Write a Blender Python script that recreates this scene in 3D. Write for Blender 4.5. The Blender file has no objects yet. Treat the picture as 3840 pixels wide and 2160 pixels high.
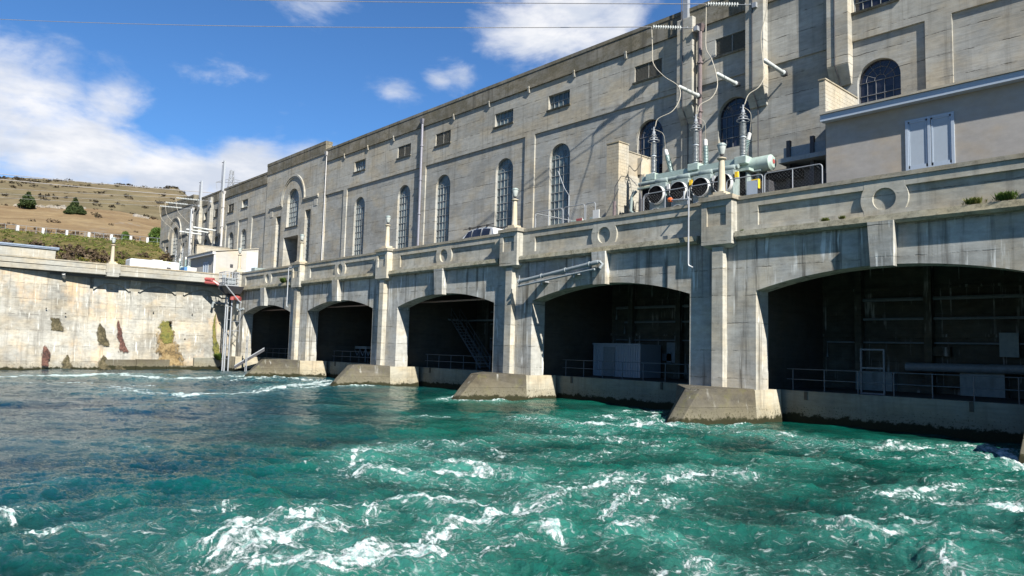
import bpy, bmesh, math, random
import numpy as np
from mathutils import Matrix, Vector
random.seed(7)
rng = np.random.default_rng(7)
sc = bpy.context.scene
col = sc.collection
R = math.radians

# ------------------------------------------------------------------ camera
CAM = Vector((11.524287, -30.790292, 3.006462))
RV = Vector((0.671504, 0.740493, 0.027435)); UV = Vector((0.044706, -0.077443, 0.995994)); FV = Vector((-0.739651, 0.667587, 0.085108))
cam = bpy.data.cameras.new('camera'); camo = bpy.data.objects.new('camera', cam); col.objects.link(camo)
camo.matrix_world = Matrix(((RV.x, UV.x, -FV.x, CAM.x), (RV.y, UV.y, -FV.y, CAM.y), (RV.z, UV.z, -FV.z, CAM.z), (0, 0, 0, 1)))
cam.sensor_fit = 'HORIZONTAL'; cam.sensor_width = 36; cam.lens = 25.431; cam.clip_start = .1; cam.clip_end = 9000
sc.camera = camo

# ------------------------------------------------------------------ light and exposure
SUN = Vector((3.7, -1.0, 3.05)).normalized()
EXPOSURE = 1.22
SUN_STRENGTH = 5.0
SKY_STRENGTH = 0.053
CLOUD = 0.43
sc.view_settings.view_transform = 'Standard'; sc.view_settings.look = 'None'
sc.view_settings.exposure = EXPOSURE; sc.view_settings.gamma = 1; sc.view_settings.use_curve_mapping = False
sc.cycles.use_denoising = True
sc.cycles.max_bounces = 8; sc.cycles.diffuse_bounces = 2; sc.cycles.glossy_bounces = 3; sc.cycles.transmission_bounces = 4
sc.cycles.transparent_max_bounces = 12
sc.cycles.sample_clamp_indirect = 6
sl = bpy.data.lights.new('sun', 'SUN'); sl.energy = SUN_STRENGTH; sl.angle = R(.53); sl.color = (1.0, .955, .87)
so = bpy.data.objects.new('sun', sl); col.objects.link(so); so.rotation_euler = SUN.to_track_quat('Z', 'Y').to_euler()

# ------------------------------------------------------------------ node helper
class NT:
    def __init__(s, tree): s.t = tree; s.n = tree.nodes; s.l = tree.links
    def new(s, typ, **kw):
        n = s.n.new(typ)
        for k, v in kw.items(): setattr(n, k, v)
        return n
    def set(s, sock, v):
        if isinstance(v, bpy.types.NodeSocket): s.l.new(v, sock)
        elif v is not None: sock.default_value = v
    def math(s, op, a, b=None, c=None, clamp=False):
        n = s.new('ShaderNodeMath', operation=op, use_clamp=clamp)
        for i, v in enumerate((a, b, c)):
            if v is not None: s.set(n.inputs[i], v)
        return n.outputs[0]
    def add(s, a, b): return s.math('ADD', a, b)
    def mul(s, a, b): return s.math('MULTIPLY', a, b)
    def sub(s, a, b): return s.math('SUBTRACT', a, b)
    def vmath(s, op, a, b=None):
        n = s.new('ShaderNodeVectorMath', operation=op); s.set(n.inputs[0], a)
        if b is not None: s.set(n.inputs[1], b)
        return n.outputs[0]
    def noise(s, vec, scale=1., detail=4., rough=.5, dist=0.):
        n = s.new('ShaderNodeTexNoise'); s.set(n.inputs['Vector'], vec); s.set(n.inputs['Scale'], scale)
        s.set(n.inputs['Detail'], detail); s.set(n.inputs['Roughness'], rough); s.set(n.inputs['Distortion'], dist)
        return n.outputs['Fac']
    def smooth(s, v, a, b, lo=0., hi=1.):
        n = s.new('ShaderNodeMapRange', interpolation_type='SMOOTHSTEP')
        s.set(n.inputs['Value'], v); s.set(n.inputs['From Min'], a); s.set(n.inputs['From Max'], b)
        s.set(n.inputs['To Min'], lo); s.set(n.inputs['To Max'], hi)
        return n.outputs[0]
    def lin(s, v, a, b, lo=0., hi=1.):
        n = s.new('ShaderNodeMapRange'); n.clamp = True
        s.set(n.inputs['Value'], v); s.set(n.inputs['From Min'], a); s.set(n.inputs['From Max'], b)
        s.set(n.inputs['To Min'], lo); s.set(n.inputs['To Max'], hi)
        return n.outputs[0]
    def mix(s, f, a, b, mode='MIX'):
        n = s.new('ShaderNodeMix', data_type='RGBA', blend_type=mode)
        s.set(n.inputs[0], f)
        for i, v in ((6, a), (7, b)):
            if isinstance(v, (tuple, list)): v = (*v[:3], 1.)
            s.set(n.inputs[i], v)
        return n.outputs[2]
    def ramp(s, f, stops):
        n = s.new('ShaderNodeValToRGB'); s.set(n.inputs[0], f); e = n.color_ramp.elements
        while len(e) < len(stops): e.new(.5)
        for i, (p, c) in enumerate(stops): e[i].position = p; e[i].color = (*c[:3], 1.)
        return n.outputs[0]
    def xyz(s, v):
        n = s.new('ShaderNodeSeparateXYZ'); s.set(n.inputs[0], v); return n.outputs
    def comb(s, x, y, z):
        n = s.new('ShaderNodeCombineXYZ'); s.set(n.inputs[0], x); s.set(n.inputs[1], y); s.set(n.inputs[2], z); return n.outputs[0]
    def scale(s, v, sx, sy, sz): return s.vmath('MULTIPLY', v, (sx, sy, sz))
    def bump(s, h, strength=.3, dist=.02, normal=None):
        n = s.new('ShaderNodeBump'); s.set(n.inputs['Height'], h); n.inputs['Strength'].default_value = strength
        n.inputs['Distance'].default_value = dist
        if normal is not None: s.set(n.inputs['Normal'], normal)
        return n.outputs[0]

# ------------------------------------------------------------------ world: sky with clouds by direction
w = bpy.data.worlds.new('World'); sc.world = w; w.use_nodes = True
t = NT(w.node_tree); t.n.clear()
sky = t.new('ShaderNodeTexSky', sky_type='NISHITA'); sky.sun_disc = False
sky.sun_elevation = math.asin(SUN.z); sky.sun_rotation = math.atan2(SUN.x, SUN.y)
sky.altitude = 300; sky.air_density = 1.0; sky.dust_density = .0; sky.ozone_density = 6.0
hs = t.new('ShaderNodeHueSaturation'); hs.inputs['Saturation'].default_value = 1.0; t.l.new(t.mix(1., sky.outputs[0], (.66, .95, 1.16), 'MULTIPLY'), hs.inputs['Color'])
bg1 = t.new('ShaderNodeBackground'); t.l.new(hs.outputs[0], bg1.inputs[0]); bg1.inputs[1].default_value = SKY_STRENGTH
tc = t.new('ShaderNodeTexCoord'); D = tc.outputs['Generated']
x, y, z = t.xyz(D)
az = t.math('DEGREES', t.math('ARCTAN2', t.mul(x, -1.), y)); el = t.math('DEGREES', t.math('ARCSINE', z))
blobs = [(86, 14.6, 6.5, 5.2, 1.05), (79.5, 12.2, 6, 3.6, 1.05), (73.5, 11.3, 5, 3.1, 1.1), (68.5, 11.8, 4.5, 3.1, 1.2), (62.5, 13.2, 4.5, 2.4, 1.05), (77.5, 16.4, 2.4, 3.0, .62), (66.3, 15.6, .9, 1.6, .35),
         (76.5, 16.8, 2.0, 1.9, .42), (71.5, 19.2, 3.0, 1.0, .55), (57.8, 19.8, 2.2, 1.2, .6), (54.0, 20.6, 1.8, 1.0, .5), (64.0, 25.3, 3.6, 2.0, .72), (59, 27.5, 3, 1.2, .4),
         (44.0, 25.5, 6.2, 5.5, 1.0), (38.5, 33, 9, 7, .8), (52.5, 20.8, 2.4, 1.6, .5), (95, 16, 8, 5, .8), (81, 19, 2, 1.2, .25),
         (112, 12, 12, 4, .7), (-20, 14, 22, 5, .6), (20, 42, 12, 6, .45), (175, 11, 20, 3.5, .6)]
tot = None
for a, e, ra, re, s_ in blobs:
    da = t.mul(t.sub(az, float(a)), 1. / ra); de = t.mul(t.sub(el, float(e)), 1. / re)
    g = t.mul(t.math('POWER', 2.718, t.mul(t.add(t.mul(da, da), t.mul(de, de)), -1.)), float(s_))
    tot = g if tot is None else t.math('MAXIMUM', tot, g)
cv = t.comb(t.mul(az, .085), t.mul(el, .16), 0.)
n1 = t.noise(cv, 1.7, 9., .58, .35); n2 = t.noise(cv, 5.5, 6., .6); n3 = t.noise(t.comb(t.mul(az, .06), t.mul(el, .2), 3.), 1.6, 5., .55)
dens = t.add(t.add(tot, t.mul(t.sub(n1, .5), 1.5)), t.mul(t.sub(n2, .5), .5))
mask = t.smooth(dens, .22, .98)
mask = t.mul(mask, t.smooth(el, 1., 5., .7, 1.))
shade = t.smooth(t.add(n3, t.mul(n2, .25)), .50, .78)
ccol = t.mix(shade, (1.0, 1.0, 1.02), (.66, .72, .84))
bg2 = t.new('ShaderNodeBackground'); t.l.new(ccol, bg2.inputs[0]); bg2.inputs[1].default_value = CLOUD
mx = t.new('ShaderNodeMixShader'); t.l.new(mask, mx.inputs[0]); t.l.new(bg1.outputs[0], mx.inputs[1]); t.l.new(bg2.outputs[0], mx.inputs[2])
wo = t.new('ShaderNodeOutputWorld'); t.l.new(mx.outputs[0], wo.inputs[0])

# ------------------------------------------------------------------ materials
MATS = {}
def simple(name, c, rough=.6, metal=0., var=.15, scale=8., bump=0., spec=.5, dirt=0., rust=0.):
    if name in MATS: return MATS[name]
    m = bpy.data.materials.new(name); m.use_nodes = True; t = NT(m.node_tree); b = t.n['Principled BSDF']
    g = t.new('ShaderNodeNewGeometry').outputs['Position']
    n = t.noise(g, scale, 5., .6)
    base = t.mix(t.smooth(n, .3, .7), tuple(v * (1 - var) for v in c), tuple(min(1, v * (1 + var)) for v in c))
    if dirt:
        n2 = t.noise(t.scale(g, 1., 1., .3), 2.3, 6., .65)
        base = t.mix(t.mul(t.smooth(n2, .48, .72), dirt), base, (.06, .052, .04))
    if rust:
        n3 = t.noise(g, 4., 6., .7)
        base = t.mix(t.mul(t.smooth(n3, .58, .68), rust), base, (.16, .06, .02))
    t.l.new(base, b.inputs['Base Color']); b.inputs['Roughness'].default_value = rough; b.inputs['Metallic'].default_value = metal
    b.inputs['Specular IOR Level'].default_value = spec
    if bump: t.l.new(t.bump(n, bump, .02), b.inputs['Normal'])
    MATS[name] = m; return m

def concrete(name, c=(.40, .385, .34), joints=.85, joint_h=1.18, boards=.20, blotch=.30, streak=.0, pale=.0, lichen=.0, lich_scale=.9, wet=None, warm=.0, moss=0., seed=0., grain=.12):
    if name in MATS: return MATS[name]
    m = bpy.data.materials.new(name); m.use_nodes = True; t = NT(m.node_tree); b = t.n['Principled BSDF']
    g = t.new('ShaderNodeNewGeometry').outputs['Position']
    g = t.vmath('ADD', g, (seed, seed * .7, 0.)) if seed else g
    X, Y, Z = t.xyz(g)
    nb = t.noise(t.scale(g, .55, .55, 9.), 1., 4., .6)           # formwork boards
    nl = t.noise(g, .33, 5., .55)                                  # blotches
    nm = t.noise(t.scale(g, 1., 1., 1.8), 1.9, 6., .65)
    nf = t.noise(g, 22., 4., .7)
    v = t.add(t.add(t.mul(t.sub(nb, .5), boards * 2.4), t.mul(t.sub(nl, .5), blotch * 2.6)), t.add(t.mul(t.sub(nm, .5), blotch * 2.4), t.mul(t.sub(nf, .5), grain * 1.6)))
    val = t.add(1., v)
    base = t.mix(1., tuple(c), t.comb(val, val, val), 'MULTIPLY')
    tint = t.noise(t.scale(g, .5, .5, .8), .8, 4., .6)
    base = t.mix(t.smooth(tint, .4, .7), base, t.mix(1., base, (1.10, 1.0, .86), 'MULTIPLY'))
    if warm:
        wn = t.noise(t.scale(g, .5, .5, .35), .7, 5., .65)
        base = t.mix(t.mul(t.smooth(wn, .50, .70), warm), base, (.58, .40, .22))
    hgt = t.add(t.mul(nb, min(.5, boards * 3.)), t.mul(nf, .15))
    if joints:
        zz = t.add(Z, t.mul(t.sub(t.noise(t.scale(g, 1., 1., .2), 2.2, 4., .6), .5), .12))
        fr = t.math('ABSOLUTE', t.sub(t.math('FRACT', t.mul(zz, 1. / joint_h)), .5))
        line = t.smooth(fr, 0., .034, 1., 0.)
        brk = t.smooth(t.noise(t.scale(g, 1., 1., .5), 1.1, 6., .7), .44, .60)
        pour = t.new('ShaderNodeTexWhiteNoise', noise_dimensions='3D'); t.l.new(t.comb(t.math('FLOOR', t.mul(t.add(X, Y), .19)), 0., t.math('FLOOR', t.add(t.mul(zz, 1. / joint_h), .5))), pour.inputs['Vector'])
        pv = t.lin(pour.outputs['Value'], 0., 1., .90, 1.10); base = t.mix(1., base, t.comb(pv, pv, pv), 'MULTIPLY')
        jm = t.mul(t.mul(line, brk), joints)
        base = t.mix(jm, base, t.mix(1., base, (.30, .285, .26), 'MULTIPLY'))
        smear = t.mul(t.smooth(fr, 0., .13, 1., 0.), t.smooth(t.noise(g, 2.1, 6., .7), .5, .68))
        base = t.mix(t.mul(smear, joints * .55), base, t.mix(1., base, (.55, .52, .48), 'MULTIPLY'))
        hgt = t.sub(hgt, t.mul(jm, .5))
    if streak:
        sn = t.noise(t.scale(g, 2.6, 2.6, .14), 1., 6., .62)
        base = t.mix(t.mul(t.smooth(sn, .50, .70), streak), base, (.075, .068, .055))
    if pale:
        pn = t.mul(t.smooth(t.noise(t.scale(g, 4.5, 4.5, .35), 1., 5., .6), .56, .68), t.smooth(t.noise(g, .8, 3.), .4, .6))
        base = t.mix(t.mul(pn, pale), base, (.62, .62, .58))
    if lichen:
        ln = t.noise(t.scale(g, 1., 1., 1.6), lich_scale, 8., .72)
        lm = t.smooth(ln, .40, .60)
        fine = t.smooth(t.noise(g, 9., 5., .7), .38, .62, .35, 1.)
        base = t.mix(t.mul(t.mul(lm, fine), lichen), base, (.085, .078, .052))
    if moss:
        mn = t.noise(g, 1.3, 7., .7)
        base = t.mix(t.mul(t.smooth(mn, .56, .66), moss), base, (.10, .10, .02))
    if wet is not None:
        ww = t.add(Z, t.mul(t.sub(t.noise(g, 2.4, 7., .75), .5), .9))
        edge = t.smooth(ww, wet - .05, wet + .06, 1., 0.)
        base = t.mix(t.smooth(ww, wet, wet + .9, .45, 0.), base, (.16, .145, .10))
        base = t.mix(edge, base, (.018, .018, .008))
        speck = t.mul(t.smooth(t.noise(g, 11., 5., .7), .57, .62), t.smooth(ww, wet + .1, wet + .75, 1., 0.))
        base = t.mix(speck, base, (.03, .03, .012))
    t.l.new(base, b.inputs['Base Color']); b.inputs['Roughness'].default_value = .92; b.inputs['Specular IOR Level'].default_value = .2
    t.l.new(t.bump(hgt, .55, .03), b.inputs['Normal'])
    MATS[name] = m; return m

M_WALL = concrete('weathered_concrete', (.295, .288, .258), streak=.38, joints=1.)
M_WALL2 = concrete('panel_concrete', (.262, .262, .244), boards=.22, streak=.25, joints=1., seed=13.)
M_CORN = concrete('lichen_concrete', (.165, .155, .13), joints=.3, streak=.85, lichen=.95, lich_scale=.8)
M_BRIDGE = concrete('bridge_concrete', (.318, .308, .268), boards=.12, blotch=.42, joints=.8, joint_h=1.3, streak=.32)
M_SPAN = concrete('spandrel_concrete', (.295, .294, .272), boards=.12, blotch=.40, joints=.8, joint_h=1.3, streak=.85, pale=.8, seed=4.)
M_LEDGE = concrete('ledge_concrete', (.28, .265, .205), joints=.0, streak=.2, lichen=.75, lich_scale=2.2, moss=.25)
M_CAP = concrete('cap_concrete', (.26, .24, .195), joints=0., lichen=.5, lich_scale=2.5)
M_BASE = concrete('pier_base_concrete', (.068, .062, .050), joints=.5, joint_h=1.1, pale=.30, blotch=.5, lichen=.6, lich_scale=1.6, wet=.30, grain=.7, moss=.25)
M_PBASE = concrete('pier_foot_concrete', (.31, .295, .24), joints=.4, streak=.4, blotch=.3, wet=.22, warm=.2)
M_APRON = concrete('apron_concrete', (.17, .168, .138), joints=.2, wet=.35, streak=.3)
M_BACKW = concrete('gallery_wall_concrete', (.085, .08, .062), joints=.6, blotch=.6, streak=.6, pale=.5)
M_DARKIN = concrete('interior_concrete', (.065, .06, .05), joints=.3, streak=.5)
M_DAM = concrete('side_wall_concrete', (.262, .256, .228), joints=.8, joint_h=1.45, warm=.5, pale=.6, streak=.38, blotch=.5, wet=.16, seed=31.)
M_DAM2 = concrete('side_deck_concrete', (.265, .262, .235), joints=0., boards=.2, pale=.4, streak=.1, seed=5.)
M_BLOCK = concrete('block_concrete', (.30, .285, .245), joints=0., boards=.05, blotch=.25, streak=.25, grain=.25)
M_MORTAR = concrete('mortar', (.26, .235, .19), joints=0., boards=.0)
M_RENDER = concrete('rendered_plaster', (.31, .292, .268), joints=0., boards=.0, blotch=.18, streak=.05, grain=.05, seed=3.)
M_RENDERW = concrete('pale_render', (.33, .32, .295), joints=0., boards=.0, blotch=.1, streak=.06, grain=.05, seed=9.)
M_ASPH = simple('asphalt', (.10, .098, .092), .9, bump=.2, scale=12.)
M_STEEL = simple('galvanised_steel', (.30, .315, .33), .5, .4, .12, 20.)
M_GREYP = simple('grey_pipe_paint', (.20, .225, .235), .5, 0., .1, 9., dirt=.2)
M_RAILD = simple('gallery_rail_paint', (.10, .11, .12), .5, .2)
M_DARKST = simple('dark_steel', (.05, .05, .055), .55, .3)
M_PALEP = simple('pale_green_paint', (.29, .36, .325), .45, 0., .08, 5., dirt=.35)
M_GREYG = simple('grey_green_paint', (.21, .255, .245), .45, 0., .1, 5., dirt=.4)
M_WHITE = simple('white_paint', (.50, .50, .48), .4, 0., .04)
M_WHITEV = simple('vehicle_white', (.48, .49, .50), .22, 0., .02, spec=.6)
M_BLACK = simple('black_rubber', (.012, .012, .013), .6)
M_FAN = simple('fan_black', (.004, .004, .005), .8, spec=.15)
M_CERG = simple('grey_porcelain', (.30, .325, .335), .25, 0., .08, spec=.6)
M_CERW = simple('white_porcelain', (.40, .42, .41), .25, 0., .05, spec=.6)
M_CERT = simple('blue_green_porcelain', (.25, .33, .32), .3, 0., .06, spec=.6)
M_LAMPST = concrete('lamp_stone', (.38, .345, .27), joints=0., boards=0., blotch=.2, streak=.35, warm=.5)
M_GLASSL = simple('lantern_glass', (.36, .38, .36), .25, 0., .1, spec=.6)
M_BROWNP = simple('brown_pipe', (.13, .10, .10), .5, .2, .2)
M_DPIPE = simple('downpipe_paint', (.17, .17, .20), .5, .2, .15)
M_DPIPEW = simple('pale_downpipe_paint', (.36, .35, .34), .5)
M_WIRE = simple('aluminium_wire', (.30, .29, .28), .5, .3)
M_ROPE = simple('pale_cable', (.34, .31, .25), .6)
M_RED = simple('red_paint', (.27, .065, .06), .4, 0., .15, dirt=.15)
M_BLUEC = simple('blue_paint', (.07, .18, .34), .5)
M_YEL = simple('yellow_paint', (.70, .45, .02), .5)
M_BLUEW = simple('pale_blue_frame', (.34, .39, .45), .4, 0., .03)
M_ROOFB = simple('blue_grey_roof', (.17, .21, .27), .5)
M_ORANGE = simple('orange_valve', (.60, .12, .03), .4)
M_CORR = simple('white_corrugated_steel', (.30, .33, .36), .4, 0., .05)
M_LOUV = simple('louvre_slat', (.22, .21, .18), .6, 0., .15)
M_MUNT = simple('window_bar_paint', (.24, .25, .245), .5, 0., .06)
M_MUNTD = simple('dark_window_bar_paint', (.11, .115, .125), .6, 0., .15)  # darker bars for the dark windows near the transformer

def glass(name, c, rough):
    if name in MATS: return MATS[name]
    m = bpy.data.materials.new(name); m.use_nodes = True; t = NT(m.node_tree); b = t.n['Principled BSDF']
    oi = t.new('ShaderNodeObjectInfo'); g = t.new('ShaderNodeNewGeometry')
    X, Y, Z = t.xyz(g.outputs['Position'])
    cell = t.new('ShaderNodeTexWhiteNoise', noise_dimensions='3D')
    t.l.new(t.comb(t.math('FLOOR', t.mul(X, 2.2)), 0., t.math('FLOOR', t.mul(Z, 2.0))), cell.inputs['Vector'])
    v = t.lin(cell.outputs['Value'], 0., 1., .55, 1.4)
    n = t.noise(g.outputs['Position'], 1.4, 4.)
    base = t.mix(t.smooth(n, .35, .65), tuple(k * .85 for k in c), tuple(min(1, k * 1.15) for k in c))
    base = t.mix(1., base, t.comb(v, v, v), 'MULTIPLY')
    t.l.new(base, b.inputs['Base Color']); b.inputs['Roughness'].default_value = rough; b.inputs['Specular IOR Level'].default_value = .6
    wb = t.noise(g.outputs['Position'], 3., 2.)
    t.l.new(t.bump(wb, .25, .01), b.inputs['Normal'])
    MATS[name] = m; return m
M_PANE = glass('frosted_pane', (.085, .115, .118), .3)
M_PANED = glass('dark_pane', (.018, .018, .026), .12)
M_PANEB = simple('flat_blue_pane', (.33, .375, .42), .85, 0., .03, 2., spec=.1) if True else glass('blue_shutter_pane', (.25, .31, .36), .5)  # even blue-grey colour for the annex panes, low gloss

# ------------------------------------------------------------------ mesh helper
WL = {}
def wl(o): return WL.get(o.name, Vector((0, 0, 0))) if o is not None else Vector((0, 0, 0))
class MB:
    def __init__(s): s.v = []; s.f = []; s.m = []; s.cur = 0
    def face(s, pts):
        i = len(s.v); s.v += [tuple(p) for p in pts]; s.f.append(tuple(range(i, i + len(pts)))); s.m.append(s.cur)
    def box(s, x0, x1, y0, y1, z0, z1):
        if x0 > x1: x0, x1 = x1, x0
        if y0 > y1: y0, y1 = y1, y0
        if z0 > z1: z0, z1 = z1, z0
        i = len(s.v)
        s.v += [(x0, y0, z0), (x1, y0, z0), (x1, y1, z0), (x0, y1, z0), (x0, y0, z1), (x1, y0, z1), (x1, y1, z1), (x0, y1, z1)]
        for f in ((0, 3, 2, 1), (4, 5, 6, 7), (0, 1, 5, 4), (1, 2, 6, 5), (2, 3, 7, 6), (3, 0, 4, 7)): s.f.append(tuple(i + k for k in f)); s.m.append(s.cur)
        return s
    def hexa(s, bot, top):
        i = len(s.v); n = len(bot); s.v += [tuple(p) for p in bot] + [tuple(p) for p in top]
        s.f.append(tuple(i + k for k in reversed(range(n)))); s.m.append(s.cur)
        s.f.append(tuple(i + n + k for k in range(n))); s.m.append(s.cur)
        for k in range(n):
            k2 = (k + 1) % n; s.f.append((i + k, i + k2, i + n + k2, i + n + k)); s.m.append(s.cur)
        return s
    def extrude_xz(s, poly, y0, y1):
        # poly counter-clockwise seen from -Y (x right, z up)
        return s.hexa_any([(p[0], y0, p[1]) for p in poly], [(p[0], y1, p[1]) for p in poly])
    def extrude_yz(s, poly, x0, x1): return s.hexa_any([(x0, p[0], p[1]) for p in poly], [(x1, p[0], p[1]) for p in poly])
    def extrude_xy(s, poly, z0, z1): return s.hexa_any([(p[0], p[1], z0) for p in poly], [(p[0], p[1], z1) for p in poly])
    def hexa_any(s, a, b): return s.hexa(a, b)
    def tube(s, pts, r, n=8, caps=True, r2=None):
        pts = [Vector(p) for p in pts]; i0 = len(s.v); m = len(pts)
        up = None
        for k, p in enumerate(pts):
            d = (pts[min(k + 1, m - 1)] - pts[max(k - 1, 0)]).normalized()
            if up is None or abs(up.dot(d)) > .98: up = Vector((0, 0, 1)) if abs(d.z) < .9 else Vector((1, 0, 0))
            a = d.cross(up).normalized(); b = a.cross(d).normalized(); up = b
            rr = r if r2 is None else r + (r2 - r) * k / (m - 1)
            if isinstance(r, (list, tuple)): rr = r[k]
            for j in range(n):
                an = 2 * math.pi * j / n; q = p + (a * math.cos(an) + b * math.sin(an)) * rr; s.v.append(tuple(q))
        for k in range(m - 1):
            for j in range(n):
                j2 = (j + 1) % n; s.f.append((i0 + k * n + j, i0 + k * n + j2, i0 + (k + 1) * n + j2, i0 + (k + 1) * n + j)); s.m.append(s.cur)
        if caps:
            s.f.append(tuple(i0 + j for j in reversed(range(n)))); s.m.append(s.cur)
            s.f.append(tuple(i0 + (m - 1) * n + j for j in range(n))); s.m.append(s.cur)
        return s
    def lathe(s, prof, base=(0, 0, 0), axis=(0, 0, 1), n=16):
        # prof: list of (distance along axis, radius)
        ax = Vector(axis).normalized(); b0 = Vector(base)
        u = ax.cross(Vector((0, 0, 1))) if abs(ax.z) < .9 else ax.cross(Vector((0, 1, 0)))
        u.normalize(); v = ax.cross(u)
        i0 = len(s.v)
        for (h, r) in prof:
            for j in range(n):
                an = 2 * math.pi * j / n; s.v.append(tuple(b0 + ax * h + (u * math.cos(an) + v * math.sin(an)) * r))
        for k in range(len(prof) - 1):
            for j in range(n):
                j2 = (j + 1) % n; s.f.append((i0 + k * n + j, i0 + k * n + j2, i0 + (k + 1) * n + j2, i0 + (k + 1) * n + j)); s.m.append(s.cur)
        s.f.append(tuple(i0 + j for j in reversed(range(n)))); s.m.append(s.cur)
        s.f.append(tuple(i0 + (len(prof) - 1) * n + j for j in range(n))); s.m.append(s.cur)
        return s
    def mesh(s, name, mats, off=Vector((0, 0, 0)), smooth=False):
        me = bpy.data.meshes.new(name)
        vs = [(a - off.x, b - off.y, c - off.z) for a, b, c in s.v] if off.length else s.v
        me.from_pydata(vs, [], s.f)
        for m in (mats if isinstance(mats, (list, tuple)) else [mats]): me.materials.append(m)
        if max(s.m, default=0) > 0: me.polygons.foreach_set('material_index', s.m)
        bm = bmesh.new(); bm.from_mesh(me); bmesh.ops.recalc_face_normals(bm, faces=bm.faces); bm.to_mesh(me); bm.free()
        if smooth:
            me.polygons.foreach_set('use_smooth', [True] * len(me.polygons))
            try: me.set_sharp_from_angle(angle=R(40))
            except Exception: pass
        me.update(); return me
    def build(s, name, mats, parent=None, smooth=False, bevel=0., origin=None, **props):
        """vertices are in world coordinates"""
        off = wl(parent) if parent is not None else (Vector(origin) if origin is not None else Vector((0, 0, 0)))
        me = s.mesh(name, mats, off, smooth)
        o = bpy.data.objects.new(name, me); col.objects.link(o)
        if parent is not None: o.parent = parent; WL[o.name] = off
        else: o.location = off; WL[o.name] = off
        for k, v in props.items(): o[k] = v
        if bevel:
            md = o.modifiers.new('bevel', 'BEVEL'); md.width = bevel; md.segments = 2; md.limit_method = 'ANGLE'; md.angle_limit = R(35)
        return o
def thing(name, label, cat, loc=(0, 0, 0), group=None):
    o = bpy.data.objects.new(name, None); o.empty_display_size = .3; col.objects.link(o); o.location = loc; WL[o.name] = Vector(loc)
    o['label'] = label; o['category'] = cat
    if group: o['group'] = group
    return o
def tag(o, label, cat, group=None):
    o['label'] = label; o['category'] = cat
    if group: o['group'] = group
    return o
CH = {}
def kids(o): return [c for c in bpy.data.objects if c.parent == o]
def dup(root, loc, label=None, group=None):
    def rec(o, par):
        c = o.copy(); col.objects.link(c); c.parent = par
        for k in kids(o): rec(k, c)
        return c
    r = rec(root, None); r.location = loc
    if label: r['label'] = label
    if group: r['group'] = group
    return r
def instance(mesh, name, parent, loc, rot=(0, 0, 0), scale=None):
    o = bpy.data.objects.new(name, mesh); col.objects.link(o); o.parent = parent
    o.location = Vector(loc) - wl(parent); o.rotation_euler = rot
    if scale: o.scale = scale
    return o
# ------------------------------------------------------------------ numpy noise
_P = rng.permutation(256); _P = np.concatenate([_P, _P]); _G = np.stack([np.cos(np.arange(256) * 2.399963), np.sin(np.arange(256) * 2.399963)], -1)
def perlin(x, y, seed=0):
    x = x + seed * 17.13; y = y - seed * 9.71
    xi = np.floor(x).astype(np.int64); yi = np.floor(y).astype(np.int64); xf = x - xi; yf = y - yi
    u = xf * xf * xf * (xf * (xf * 6 - 15) + 10); v = yf * yf * yf * (yf * (yf * 6 - 15) + 10)
    def g(ix, iy, dx, dy):
        h = _P[(_P[ix & 255] + iy) & 255]; gr = _G[h]; return gr[..., 0] * dx + gr[..., 1] * dy
    a = g(xi, yi, xf, yf); b = g(xi + 1, yi, xf - 1, yf); c = g(xi, yi + 1, xf, yf - 1); d = g(xi + 1, yi + 1, xf - 1, yf - 1)
    return ((a + (b - a) * u) + ((c + (d - c) * u) - (a + (b - a) * u)) * v) * 1.5
def fbm(x, y, o=4, seed=0, gain=.5, lac=2.03):
    s = 0; a = 1; n = 0
    for k in range(o): s = s + a * perlin(x, y, seed + k); n += a; a *= gain; x = x * lac; y = y * lac
    return s / n
def ridged(x, y, o=4, seed=0, gain=.5, lac=2.07):
    s = 0; a = 1; n = 0
    for k in range(o): s = s + a * (1 - np.abs(perlin(x, y, seed + k)) * 1.6); n += a; a *= gain; x = x * lac; y = y * lac
    return s / n
def sstep(a, b, v): t_ = np.clip((v - a) / (b - a), 0, 1); return t_ * t_ * (3 - 2 * t_)
def grid_mesh(name, P3, closed=False):
    n, m = P3.shape[:2]; me = bpy.data.meshes.new(name); idx = np.arange(n * m).reshape(n, m)
    if closed: idx = np.concatenate([idx, idx[:, :1]], 1)
    q = np.stack([idx[:-1, :-1], idx[:-1, 1:], idx[1:, 1:], idx[1:, :-1]], -1).reshape(-1, 4)
    me.vertices.add(n * m); me.vertices.foreach_set('co', P3.reshape(-1).astype(np.float32))
    me.loops.add(q.size); me.loops.foreach_set('vertex_index', q.reshape(-1).astype(np.int32))
    me.polygons.add(len(q)); me.polygons.foreach_set('loop_start', (np.arange(len(q)) * 4).astype(np.int32)); me.polygons.foreach_set('loop_total', np.full(len(q), 4, np.int32))
    me.polygons.foreach_set('use_smooth', np.ones(len(q), bool)); me.update(calc_edges=True); me.validate(); return me

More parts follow.
